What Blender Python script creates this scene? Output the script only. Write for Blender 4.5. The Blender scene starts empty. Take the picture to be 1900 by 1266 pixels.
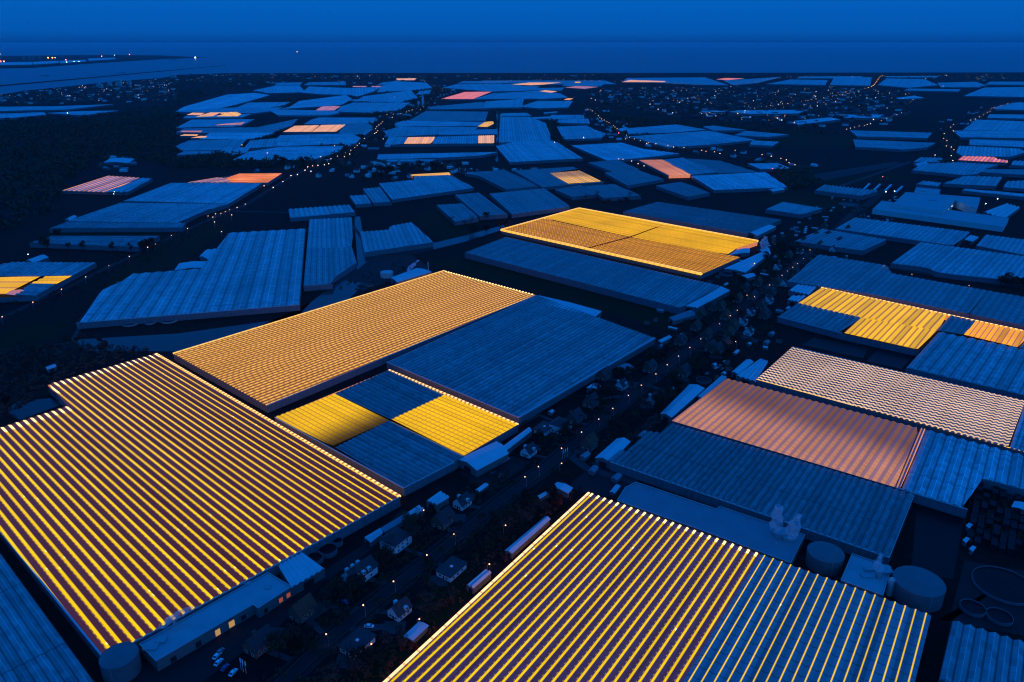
import bpy, bmesh, math, random
from mathutils import Vector, Matrix
C = bpy.context.scene.collection
D = bpy.data
SC = bpy.context.scene
R = math.radians
rnd = random.Random(7)

# ------------------------------------------------------------------ camera, world, sun, exposure
CAM_Z = 250.0
PITCH = R(21.77)
cam_d = D.cameras.new('camera'); cam = D.objects.new('camera', cam_d); C.objects.link(cam)
cam.location = (0, 0, CAM_Z); cam.rotation_euler = (R(90) - PITCH, 0, 0)
cam_d.sensor_width = 36; cam_d.lens = 36 * 1385 / 1900
cam_d.clip_start = 1; cam_d.clip_end = 200000
SC.camera = cam

W = D.worlds.new("World"); SC.world = W; W.use_nodes = True
wn = W.node_tree; wn.nodes.clear()
def wnode(t, **k):
    n = wn.nodes.new(t)
    for a, b in k.items(): setattr(n, a, b)
    return n
w_out = wnode('ShaderNodeOutputWorld'); w_bg = wnode('ShaderNodeBackground'); w_bg.inputs['Strength'].default_value = 1.0
w_tc = wnode('ShaderNodeTexCoord'); w_sep = wnode('ShaderNodeSeparateXYZ')
wn.links.new(w_tc.outputs['Generated'], w_sep.inputs[0])
w_ramp = wnode('ShaderNodeValToRGB')
cr = w_ramp.color_ramp; cr.interpolation = 'LINEAR'
stops = [(0.0, (0.0008, 0.054, 0.275)), (0.012, (0.0008, 0.092, 0.425)), (0.05, (0.0008, 0.116, 0.51)), (0.2, (0.0008, 0.145, 0.68)),
         (0.5, (0.0008, 0.15, 0.74)), (1.0, (0.0008, 0.14, 0.70))]
cr.elements[0].position = stops[0][0]; cr.elements[0].color = (*stops[0][1], 1)
cr.elements[1].position = stops[-1][0]; cr.elements[1].color = (*stops[-1][1], 1)
for p, c in stops[1:-1]:
    e = cr.elements.new(p); e.color = (*c, 1)
wn.links.new(w_sep.outputs['Z'], w_ramp.inputs[0])
# the twilight arch: a Nishita sky with the sun just under the horizon, behind the right shoulder
w_sky = wnode('ShaderNodeTexSky', sky_type='NISHITA', sun_disc=False, sun_elevation=R(-4), sun_rotation=R(150))
w_tint = wnode('ShaderNodeMix', data_type='RGBA', blend_type='MULTIPLY'); w_tint.inputs[0].default_value = 1
wn.links.new(w_sky.outputs[0], w_tint.inputs[6]); w_tint.inputs[7].default_value = (0.0, 0.02, 0.05, 1)
w_add = wnode('ShaderNodeMix', data_type='RGBA', blend_type='ADD'); w_add.inputs[0].default_value = 1
wn.links.new(w_ramp.outputs[0], w_add.inputs[6]); wn.links.new(w_tint.outputs[2], w_add.inputs[7])
wn.links.new(w_add.outputs[2], w_bg.inputs[0]); wn.links.new(w_bg.outputs[0], w_out.inputs[0])

sun_d = D.lights.new('sun', 'SUN'); sun = D.objects.new('sun', sun_d); C.objects.link(sun)
sun_d.energy = 0.35; sun_d.angle = R(40); sun_d.color = (0.02, 0.32, 1.0)      # the glow left behind the camera after sunset
sun.rotation_euler = (R(62), 0, R(35)); sun.location = (0, 0, 300)

SC.view_settings.view_transform = 'Standard'; SC.view_settings.look = 'None'
SC.view_settings.exposure = 0; SC.view_settings.gamma = 1
SC.render.engine = 'CYCLES'
cy = SC.cycles
cy.max_bounces = 4; cy.diffuse_bounces = 2; cy.glossy_bounces = 2; cy.transmission_bounces = 2; cy.volume_bounces = 1
cy.transparent_max_bounces = 8; cy.sample_clamp_indirect = 4; cy.use_denoising = True
cy.filter_width = 1.1
cy.caustics_reflective = False; cy.caustics_refractive = False

# ------------------------------------------------------------------ survey helpers: photo reading -> point on a level plane
def P(x, y, z=0.0):
    dx = (x - 950) / 1385; dy = (633 - y) / 1385
    f = Vector((0, math.cos(PITCH), -math.sin(PITCH))); u = Vector((0, math.sin(PITCH), math.cos(PITCH)))
    r = f + Vector((dx, 0, 0)) + dy * u
    t = (z - CAM_Z) / r.z
    return Vector((r.x * t, r.y * t, z))
def PX(s, z=0.0):
    return [P(*map(float, q.split(',')), z) for q in s.split()]

# ------------------------------------------------------------------ node helpers and materials
class NT:
    def __init__(s, name):
        s.m = D.materials.new(name); s.m.use_nodes = True; s.t = s.m.node_tree; s.t.nodes.clear()
        s.out = s.t.nodes.new('ShaderNodeOutputMaterial')
    def n(s, t, **k):
        q = s.t.nodes.new(t)
        for a, b in k.items(): setattr(q, a, b)
        return q
    def put(s, sock, v):
        if isinstance(v, bpy.types.NodeSocket): s.t.links.new(v, sock)
        elif isinstance(v, tuple) and len(v) == 3 and sock.type == 'RGBA': sock.default_value = (*v, 1)
        else: sock.default_value = v
    def math(s, op, a, b=0.0, c=0.0):
        q = s.n('ShaderNodeMath', operation=op)
        for i, v in enumerate((a, b, c)): s.put(q.inputs[i], v)
        return q.outputs[0]
    def mul(s, a, b): return s.math('MULTIPLY', a, b)
    def add(s, a, b): return s.math('ADD', a, b)
    def sub(s, a, b): return s.math('SUBTRACT', a, b)
    def lt(s, a, b): return s.math('LESS_THAN', a, b)
    def gt(s, a, b): return s.math('GREATER_THAN', a, b)
    def fr(s, a): return s.math('FRACT', a)
    def maxi(s, a, b): return s.math('MAXIMUM', a, b)
    def smooth(s, x, a, b, lo=0.0, hi=1.0):
        q = s.n('ShaderNodeMapRange', interpolation_type='SMOOTHSTEP')
        s.put(q.inputs[0], x); s.put(q.inputs[1], a); s.put(q.inputs[2], b); s.put(q.inputs[3], lo); s.put(q.inputs[4], hi)
        return q.outputs[0]
    def band(s, x, a, b, e=0.02):            # 1 inside a..b with soft edges
        return s.mul(s.smooth(x, a - e, a + e), s.smooth(x, b - e, b + e, 1.0, 0.0))
    def mix(s, f, a, b, mode='MIX'):
        q = s.n('ShaderNodeMix', data_type='RGBA', blend_type=mode)
        s.put(q.inputs[0], f); s.put(q.inputs[6], a); s.put(q.inputs[7], b)
        return q.outputs[2]
    def scale(s, col, f):                    # colour * scalar
        q = s.n('ShaderNodeVectorMath', operation='SCALE'); s.put(q.inputs[0], col); s.put(q.inputs[3], f)
        return q.outputs[0]
    def uv(s, name):
        q = s.n('ShaderNodeUVMap', uv_map=name); p = s.n('ShaderNodeSeparateXYZ'); s.t.links.new(q.outputs[0], p.inputs[0])
        return p.outputs[0], p.outputs[1], q.outputs[0]
    def noise(s, sc, detail=3, vec=None, dim='3D', rough=0.5):
        q = s.n('ShaderNodeTexNoise', noise_dimensions=dim); q.inputs['Scale'].default_value = sc
        q.inputs['Detail'].default_value = detail; q.inputs['Roughness'].default_value = rough
        if vec is None: vec = s.n('ShaderNodeNewGeometry').outputs['Position']
        s.t.links.new(vec, q.inputs['Vector'])
        return q.outputs['Fac']
    def white(s, x):
        q = s.n('ShaderNodeTexWhiteNoise', noise_dimensions='1D'); s.put(q.inputs['W'], x)
        return q.outputs[0]
    def bsdf(s, base, rough=0.6, spec=0.5, emit=None, estr=1.0, metal=0.0, bump=None):
        q = s.n('ShaderNodeBsdfPrincipled')
        s.put(q.inputs['Base Color'], base); s.put(q.inputs['Roughness'], rough); s.put(q.inputs['Specular IOR Level'], spec)
        s.put(q.inputs['Metallic'], metal)
        if emit is not None:
            s.put(q.inputs['Emission Color'], emit); s.put(q.inputs['Emission Strength'], estr)
        else: q.inputs['Emission Strength'].default_value = 0
        if bump is not None:
            b = s.n('ShaderNodeBump'); b.inputs['Strength'].default_value = bump[1]; b.inputs['Distance'].default_value = bump[2]
            s.t.links.new(bump[0], b.inputs['Height']); s.t.links.new(b.outputs[0], q.inputs['Normal'])
        s.t.links.new(q.outputs[0], s.out.inputs['Surface'])
        return s.m

def simple(name, col, rough=0.7, spec=0.3, var=0.25, sc=0.6, metal=0.0):
    t = NT(name); f = t.noise(sc, 4)
    c = t.mix(f, tuple(x * (1 - var) for x in col), tuple(min(1, x * (1 + var)) for x in col))
    return t.bsdf(c, rough, spec, metal=metal)

def glass_roof():
    t = NT('greenhouse_glass')
    u, v, _ = t.uv('bay'); fu = t.fr(u)
    oi = t.n('ShaderNodeObjectInfo')
    gut = t.maxi(t.lt(fu, 0.09), t.gt(fu, 0.93))
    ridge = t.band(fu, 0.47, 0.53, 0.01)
    bars = t.lt(t.fr(t.mul(v, 1 / 4.5)), 0.07)
    bayrand = t.white(t.math('FLOOR', u))
    big = t.noise(0.012, 3)
    wash = t.noise(0.15, 4)
    pane = t.white(t.add(t.mul(t.math('FLOOR', t.mul(u, 2.0)), 57.3), t.math('FLOOR', t.mul(v, 1 / 4.5))))
    tone = t.mul(t.add(0.78, t.mul(bayrand, 0.44)), t.add(0.55, t.mul(big, 0.9)))
    tone = t.mul(t.mul(tone, t.add(0.85, t.mul(wash, 0.3))), t.add(0.76, t.mul(pane, 0.48)))
    tone = t.mul(tone, t.sub(1.0, t.mul(gut, 0.62)))
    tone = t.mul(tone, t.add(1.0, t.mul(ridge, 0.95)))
    tone = t.mul(tone, t.sub(1.0, t.mul(bars, 0.18)))
    seam = t.lt(t.fr(t.add(t.mul(v, 1 / 58), t.mul(oi.outputs['Random'], 1.0))), 0.018)
    tone = t.mul(tone, t.sub(1.0, t.mul(seam, 0.5)))
    c = t.scale(oi.outputs['Color'], tone)
    rg = t.add(0.22, t.mul(wash, 0.25))
    return t.bsdf(c, rg, 0.5)

def lit_roof(name, hot, dim, base, on=(0.1, 0.5), strength=1.0, teeth=None, cell=None, ends=0.0, gut=0.4, vary=0.25, fade=None, soft=0.03,
             halo=None, cellv=4.5, dash=None, stray=0.0, bayvar=0.15):
    """Glazing over lamps. u runs across one span (0..1), v along the ridge in metres. hot: the open glass, dim: what comes through the blackout cloth."""
    t = NT(name)
    u, v, uvv = t.uv('bay'); fu = t.fr(u); pu, pv, pvec = t.uv('plan')
    k = t.math('FLOOR', u)
    m = t.band(fu, on[0], on[1], soft)
    if dash: m = t.mul(m, t.sub(1.0, t.mul(t.lt(t.fr(t.add(t.mul(v, 1 / dash[0]), t.mul(t.white(k), dash[3] if len(dash) > 3 else 0.0))), dash[1]), dash[2])))
    if teeth:
        tm = t.mul(t.band(fu, teeth[0], teeth[1], 0.015), t.lt(t.fr(t.add(t.mul(v, 1 / teeth[2]), t.mul(k, 0.37))), teeth[3]))
        m = t.maxi(m, t.mul(tm, teeth[4]))
    if cell:
        m = t.mul(m, t.sub(1.0, t.mul(t.lt(t.fr(t.mul(v, 1 / cellv)), cell[0]), cell[1])))
    m = t.mul(m, t.sub(1.0, t.mul(t.maxi(t.lt(fu, 0.05), t.gt(fu, 0.95)), gut)))
    bn = t.noise(0.02, 3); fn = t.noise(0.7, 2)
    lvl = t.mul(t.add(1 - vary, t.mul(bn, 2 * vary)), t.add(1 - bayvar, t.mul(t.white(k), 2 * bayvar)))
    lvl = t.mul(lvl, t.add(0.88, t.mul(fn, 0.24)))
    if fade:                                       # roof glow painted dimmer towards one side, as under half-drawn cloths
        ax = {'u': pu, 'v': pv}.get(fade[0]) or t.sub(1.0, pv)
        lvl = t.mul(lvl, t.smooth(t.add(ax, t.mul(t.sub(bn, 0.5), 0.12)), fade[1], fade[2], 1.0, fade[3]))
    e = t.mix(m, dim, hot)
    if not isinstance(m, bpy.types.NodeSocket): m = 0.0
    e = t.scale(e, t.mul(lvl, strength))
    if halo:                                       # soft orange spill painted into the emission beside the open glass
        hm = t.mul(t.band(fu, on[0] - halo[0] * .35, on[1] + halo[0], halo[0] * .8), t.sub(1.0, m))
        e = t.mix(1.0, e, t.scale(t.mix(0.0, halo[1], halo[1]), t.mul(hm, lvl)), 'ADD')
    if ends:                                       # hot spots painted on the roof's far ends, for lit gables out of sight
        em = t.mul(t.band(fu, on[0] - 0.04, on[1] + 0.04, 0.03), t.lt(t.uv('fin')[1], ends))
        e = t.mix(em, e, (2.2, 1.5, 0.55))
    if stray:
        cellid = t.add(t.mul(k, 91.7), t.math('FLOOR', t.mul(v, 0.7)))
        sp = t.mul(t.gt(t.white(cellid), 1 - stray), t.band(fu, on[0], on[0] + 0.12, 0.03))
        e = t.mix(sp, e, (1.9, 1.5, 0.7))
    off = t.sub(1.0, m)
    pb = t.sub(1.0, t.mul(t.lt(t.fr(t.mul(v, 1 / 6.5)), 0.1), 0.45))
    b = t.scale(t.mix(0.0, base, base), t.mul(t.mul(off, pb), t.add(0.7, t.mul(t.white(k), 0.6))))
    return t.bsdf(b, 0.3, t.add(0.02, t.mul(off, 0.16)), emit=e, estr=1.0)

M = {}
M['glass'] = glass_roof()
def glass_wall(name, emit=None, estr=0.0, base=(0.10, 0.15, 0.17)):
    t = NT(name); u, v, _ = t.uv('bay')
    post = t.lt(t.fr(t.mul(u, 1 / 4.0)), 0.07); rail = t.lt(t.fr(t.mul(v, 1 / 2.0)), 0.06)
    g = t.maxi(post, rail); n = t.noise(0.3, 3)
    c = t.mix(g, t.mix(n, tuple(x * 0.7 for x in base), tuple(x * 1.3 for x in base)), (0.2, 0.22, 0.23))
    if emit:
        return t.bsdf(c, 0.25, 0.5, emit=t.scale(t.mix(g, emit, tuple(x * 0.3 for x in emit)), t.add(0.6, t.mul(n, 0.8))), estr=estr)
    return t.bsdf(c, 0.25, 0.5)
M['wall'] = glass_wall('greenhouse_side_glass')
M['wall_glow'] = glass_wall('added_glow_glass', (1.0, 0.30, 0.06), 0.7)  # glow added on mostly unseen walls to light the ground outside
M['rail'] = simple('galvanised_rail', (0.42, 0.45, 0.47), 0.4, 0.5, 0.15)
def beads(name, a, b, step, duty):  # edge glow painted as emission along a beam
    t = NT(name); u, v, _ = t.uv('bay')
    q = t.mul(t.lt(t.fr(t.mul(u, 1 / step)), duty), t.add(0.75, t.mul(t.noise(0.5, 2), 0.5)))
    return t.bsdf((0.1, 0.1, 0.1), 0.4, 0.3, emit=t.mix(q, b, a), estr=1.0)
M['bead'] = beads('edge_glow_beads', (1.6, 0.95, 0.3), (0.55, 0.2, 0.03), 4.0, 0.55)
M['hotline'] = beads('edge_glow_strip', (1.8, 1.0, 0.42), (1.1, 0.5, 0.16), 9.0, 0.9)
M['goldline'] = beads('edge_glow_gold', (1.15, 0.62, 0.06), (0.95, 0.42, 0.01), 8.0, 0.8)
YEL = (0.98, 0.645, 0.002)
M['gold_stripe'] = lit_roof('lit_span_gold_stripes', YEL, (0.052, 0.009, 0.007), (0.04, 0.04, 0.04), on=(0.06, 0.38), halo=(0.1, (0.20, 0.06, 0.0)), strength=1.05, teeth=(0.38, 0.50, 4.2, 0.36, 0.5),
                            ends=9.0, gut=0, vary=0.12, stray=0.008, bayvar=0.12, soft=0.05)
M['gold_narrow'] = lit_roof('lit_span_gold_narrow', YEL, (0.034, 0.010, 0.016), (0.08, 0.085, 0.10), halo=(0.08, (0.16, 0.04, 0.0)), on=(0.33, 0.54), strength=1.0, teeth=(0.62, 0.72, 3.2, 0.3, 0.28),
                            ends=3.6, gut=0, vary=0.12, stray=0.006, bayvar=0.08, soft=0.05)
M['gold_thin'] = lit_roof('lit_span_gold_thin', (0.98, 0.60, 0.03), (0.0, 0.0, 0.002), (0.27, 0.27, 0.28), on=(0.43, 0.56), strength=0.95, gut=0, vary=0.2, bayvar=0.1,
                          stray=0.006, soft=0.04)
M['peach_fine'] = lit_roof('lit_span_peach_fine', (1.0, 0.50, 0.085), (0.17, 0.045, 0.010), (0.03, 0.03, 0.03), on=(0.06, 0.34), strength=1.0, dash=(5.2, 0.4, 0.42, 1.0), ends=2.5, gut=0.2,
                           vary=0.12, bayvar=0.08, soft=0.08)
M['gold_grid'] = lit_roof('lit_panes_gold_grid', (1.0, 0.56, 0.008), (0.5, 0.2, 0.002), (0.02, 0.02, 0.02), on=(0.12, 0.9), strength=0.95, cell=(0.14, 0.55), gut=0.75, vary=0.25,
                          bayvar=0.1, soft=0.05)
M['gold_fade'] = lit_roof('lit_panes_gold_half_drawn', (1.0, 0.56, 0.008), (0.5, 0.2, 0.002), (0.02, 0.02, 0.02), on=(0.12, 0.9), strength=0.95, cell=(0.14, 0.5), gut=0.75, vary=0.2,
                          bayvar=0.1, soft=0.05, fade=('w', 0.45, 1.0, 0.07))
M['gold_full'] = lit_roof('lit_panes_gold', (0.98, 0.50, 0.006), (0.6, 0.24, 0.003), (0.02, 0.02, 0.02), on=(0.1, 0.86), strength=0.88, dash=(5.0, 0.3, 0.3), gut=0.45, vary=0.35)
M['gold_brown'] = lit_roof('lit_panes_gold_brown', (0.95, 0.42, 0.008), (0.26, 0.065, 0.003), (0.02, 0.02, 0.02), on=(0.60, 0.90), strength=0.8, dash=(5.0, 0.4, 0.65), gut=0.6, vary=0.35,
                           soft=0.08)
M['gold_span'] = lit_roof('lit_panes_gold_spans', (0.98, 0.53, 0.008), (0.42, 0.17, 0.002), (0.02, 0.02, 0.02), on=(0.16, 0.84), strength=0.9, cell=(0.2, 0.35), gut=0.8, vary=0.25,
                          bayvar=0.22, cellv=3.0)
M['orange_full'] = lit_roof('lit_panes_orange', (1.0, 0.40, 0.02), (0.45, 0.11, 0.02), (0.12, 0.12, 0.12), on=(0.1, 0.9), strength=0.9, gut=0.4, vary=0.45, bayvar=0.25)
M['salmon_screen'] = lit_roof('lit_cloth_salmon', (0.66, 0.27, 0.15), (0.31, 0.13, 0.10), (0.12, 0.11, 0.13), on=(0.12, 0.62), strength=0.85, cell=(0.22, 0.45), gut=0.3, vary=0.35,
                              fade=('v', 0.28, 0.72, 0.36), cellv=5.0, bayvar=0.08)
M['pink_wave'] = lit_roof('lit_vents_pink', (0.86, 0.55, 0.33), (0.0, 0.0, 0.0), (0.16, 0.16, 0.18), on=(-1, 2), strength=1.0, dash=(4.8, 0.52, 0.985), gut=0.0, vary=0.45, bayvar=0.05)
M['pale_peach'] = lit_roof('lit_panes_peach', (0.95, 0.42, 0.17), (0.6, 0.25, 0.12), (0.2, 0.2, 0.2), on=(0.1, 0.9), strength=0.9, gut=0.3, vary=0.2)
M['pale_amber'] = lit_roof('lit_panes_amber', (1.0, 0.48, 0.06), (0.5, 0.22, 0.05), (0.2, 0.2, 0.2), on=(0.1, 0.9), strength=0.95, gut=0.3, vary=0.25)
M['salmon_flat'] = lit_roof('lit_panes_salmon', (0.85, 0.20, 0.14), (0.6, 0.14, 0.12), (0.2, 0.2, 0.2), on=(0.1, 0.9), strength=0.85, gut=0.3, vary=0.15)
M['mauve_flat'] = lit_roof('lit_panes_mauve', (0.5, 0.19, 0.24), (0.3, 0.12, 0.2), (0.25, 0.25, 0.28), on=(0.1, 0.9), strength=0.8, gut=0.3, vary=0.3)
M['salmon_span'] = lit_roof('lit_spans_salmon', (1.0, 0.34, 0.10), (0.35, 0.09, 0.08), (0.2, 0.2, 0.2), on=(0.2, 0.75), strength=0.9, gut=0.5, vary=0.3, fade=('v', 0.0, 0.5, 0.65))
M['pink_gap'] = lit_roof('lit_gaps_pink', (0.95, 0.34, 0.14), (0.02, 0.015, 0.04), (0.4, 0.4, 0.42), on=(0.3, 0.62), strength=0.8, gut=0.2, vary=0.6, bayvar=0.3)
M['red_patch'] = lit_roof('lit_patches_red', (0.95, 0.24, 0.10), (0.40, 0.05, 0.07), (0.25, 0.25, 0.28), on=(0.1, 0.6), strength=0.8, gut=0.5, vary=0.9, bayvar=0.3)
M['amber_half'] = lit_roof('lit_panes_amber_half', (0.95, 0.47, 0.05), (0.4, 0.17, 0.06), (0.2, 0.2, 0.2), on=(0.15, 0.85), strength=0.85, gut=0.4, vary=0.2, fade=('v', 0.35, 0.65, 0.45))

M['white_roof'] = simple('painted_roof_sheet', (0.52, 0.56, 0.58), 0.5, 0.3, 0.15, 0.15)
M['pale_roof'] = simple('pale_sheet_roof', (0.33, 0.35, 0.37), 0.5, 0.3, 0.25, 0.12)
M['grey_roof'] = simple('bitumen_roof', (0.24, 0.24, 0.27), 0.8, 0.2, 0.2, 0.1)
M['dark_roof'] = simple('dark_tile', (0.035, 0.035, 0.04), 0.6, 0.3, 0.3, 0.5)
M['red_roof'] = simple('red_tile', (0.22, 0.05, 0.03), 0.7, 0.2, 0.3, 0.5)
M['white_wall'] = simple('white_render', (0.6, 0.6, 0.58), 0.8, 0.2, 0.12, 0.5)
M['brick'] = simple('brick', (0.16, 0.08, 0.06), 0.85, 0.1, 0.3, 2.0)
M['shed_wall'] = simple('shed_cladding', (0.12, 0.14, 0.14), 0.6, 0.3, 0.2, 0.3)
M['pane_dark'] = simple('dark_pane', (0.02, 0.025, 0.03), 0.1, 0.6, 0.1)
M['frame_white'] = simple('white_frame', (0.7, 0.7, 0.7), 0.5, 0.3, 0.08)
M['asphalt'] = simple('asphalt', (0.016, 0.016, 0.018), 0.75, 0.2, 0.3, 0.08)
M['paving'] = simple('yard_paving', (0.014, 0.014, 0.016), 0.7, 0.2, 0.3, 0.2)
M['path'] = simple('gravel_path', (0.045, 0.045, 0.048), 0.8, 0.2, 0.3, 0.2)
M['kerb'] = simple('kerb_stone', (0.03, 0.03, 0.032), 0.8, 0.2, 0.2)
M['line'] = simple('road_paint', (0.07, 0.07, 0.07), 0.7, 0.2, 0.1)
M['steel'] = simple('steel', (0.3, 0.32, 0.33), 0.4, 0.5, 0.2)
M['tank'] = simple('tank_shell', (0.12, 0.13, 0.14), 0.5, 0.4, 0.25, 0.2)
M['tank_pale'] = simple('pale_tank_shell', (0.4, 0.45, 0.43), 0.5, 0.4, 0.12, 0.2)
M['bark'] = simple('bark', (0.03, 0.022, 0.016), 0.9, 0.1, 0.3, 1.0)
M['rubber'] = simple('rubber', (0.015, 0.015, 0.015), 0.8, 0.2, 0.1)
M['crate'] = simple('stacked_crate', (0.012, 0.012, 0.014), 0.7, 0.2, 0.4, 0.4)
def leaf(name, a, b):
    t = NT(name); oi = t.n('ShaderNodeObjectInfo')
    n = t.noise(0.8, 3)
    c = t.mix(n, a, b)
    return t.bsdf(t.scale(c, t.add(0.6, t.mul(oi.outputs['Random'], 0.8))), 0.7, 0.15)
M['leaf'] = leaf('foliage', (0.012, 0.018, 0.010), (0.04, 0.045, 0.022))
M['twig'] = leaf('bare_twigs', (0.05, 0.03, 0.025), (0.10, 0.06, 0.045))
M['russet'] = leaf('russet_foliage', (0.06, 0.02, 0.012), (0.11, 0.035, 0.02))
def paint(name, col):
    t = NT(name); return t.bsdf(t.scale(t.mix(t.noise(1.5, 2), col, col), t.add(0.92, t.mul(t.noise(0.4, 2), 0.16))), 0.25, 0.5)
M['car_white'] = paint('white_paint', (0.75, 0.76, 0.78)); M['car_grey'] = paint('grey_paint', (0.2, 0.21, 0.23)); M['car_blue'] = paint('blue_paint', (0.03, 0.07, 0.2))
def glow(name, col, s):
    t = NT(name); return t.bsdf((0.1, 0.1, 0.1), 0.5, 0.2, emit=col, estr=s)
M['lamp_warm'] = glow('lamp_warm', (1.0, 0.42, 0.2), 3.2)
M['lamp_pale'] = glow('lamp_pale', (1.0, 0.6, 0.42), 4.0)
M['lamp_white'] = glow('lamp_white', (0.75, 0.95, 1.0), 6.0)
M['lamp_red'] = glow('lamp_red', (1.0, 0.08, 0.07), 5.0)
M['lamp_pink'] = glow('lamp_pink', (1.0, 0.30, 0.45), 6.0)
M['lamp_orange'] = glow('lamp_orange', (1.0, 0.42, 0.03), 6.0)
M['town_warm'] = glow('town_warm', (1.0, 0.45, 0.25), 1.6); M['town_pale'] = glow('town_pale', (0.8, 0.7, 0.8), 1.6); M['town_white'] = glow('town_white', (0.5, 0.8, 1.0), 1.6)
M['win_lit'] = glow('lit_window', (1.0, 0.55, 0.12), 0.45); M['win_amber'] = glow('amber_window', (1.0, 0.22, 0.05), 0.25)

def ground_mat():
    t = NT('land'); n1 = t.noise(0.01, 5); n2 = t.noise(0.12, 4); n3 = t.noise(1.2, 3)
    c = t.mix(t.smooth(n1, 0.4, 0.6), (0.004, 0.006, 0.004), (0.007, 0.006, 0.006))
    c = t.mix(t.smooth(n2, 0.35, 0.7), c, (0.013, 0.011, 0.010))
    return t.bsdf(t.scale(c, t.add(0.6, t.mul(n3, 0.8))), 0.9, 0.1)
M['ground'] = ground_mat()
def field_mat(name, a, b, sc=0.03):
    t = NT(name); n = t.noise(sc, 5); n2 = t.noise(0.5, 3)
    return t.bsdf(t.scale(t.mix(n, a, b), t.add(0.75, t.mul(n2, 0.5))), 0.9, 0.1)
M['grass'] = field_mat('meadow', (0.003, 0.012, 0.003), (0.006, 0.02, 0.006))
M['soil'] = field_mat('soil', (0.005, 0.005, 0.004), (0.012, 0.010, 0.008))
def water_mat(name, tint, rough, sc, st, spec=0.5):
    t = NT(name); n = t.noise(sc, 3)
    return t.bsdf(tint, rough, spec, bump=(n, st, 0.4))
M['water'] = water_mat('still_water', (0.006, 0.006, 0.012), 0.2, 0.4, 0.2, 0.3)
M['pond'] = water_mat('dark_pond', (0.003, 0.004, 0.006), 0.4, 0.4, 0.2, 0.12)
M['sea'] = water_mat('sea_water', (0.012, 0.05, 0.10), 0.35, 0.02, 0.5)

# ------------------------------------------------------------------ object helpers
def mesh_obj(name, verts, faces, mat, parent=None, uvs=None, mats=None, smooth=False):
    me = D.meshes.new(name); me.from_pydata([tuple(v) for v in verts], [], faces)
    for m in ([mat] if not isinstance(mat, list) else mat): me.materials.append(m)
    if mats: me.polygons.foreach_set('material_index', mats)
    if uvs:
        for un, data in uvs.items():
            l = me.uv_layers.new(name=un); flat = [c for q in data for c in q]; l.data.foreach_set('uv', flat)
    if smooth: me.polygons.foreach_set('use_smooth', [True] * len(me.polygons))
    me.update()
    o = D.objects.new(name, me); C.objects.link(o)
    if parent: o.parent = parent
    return o
def thing(name, label, cat, loc=(0, 0, 0), rz=0.0, group=None):
    o = D.objects.new(name, None); C.objects.link(o); o.empty_display_size = 1
    o.location = loc; o.rotation_euler = (0, 0, rz); o['label'] = label; o['category'] = cat
    if group: o['group'] = group
    return o
def tag(o, label, cat, group=None, kind=None):
    o['label'] = label; o['category'] = cat
    if group: o['group'] = group
    if kind: o['kind'] = kind
    return o
def copy_tree(o, parent=None):
    c = o.copy(); C.objects.link(c)
    if parent: c.parent = parent
    for ch in o.children: copy_tree(ch, c)
    return c
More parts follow.
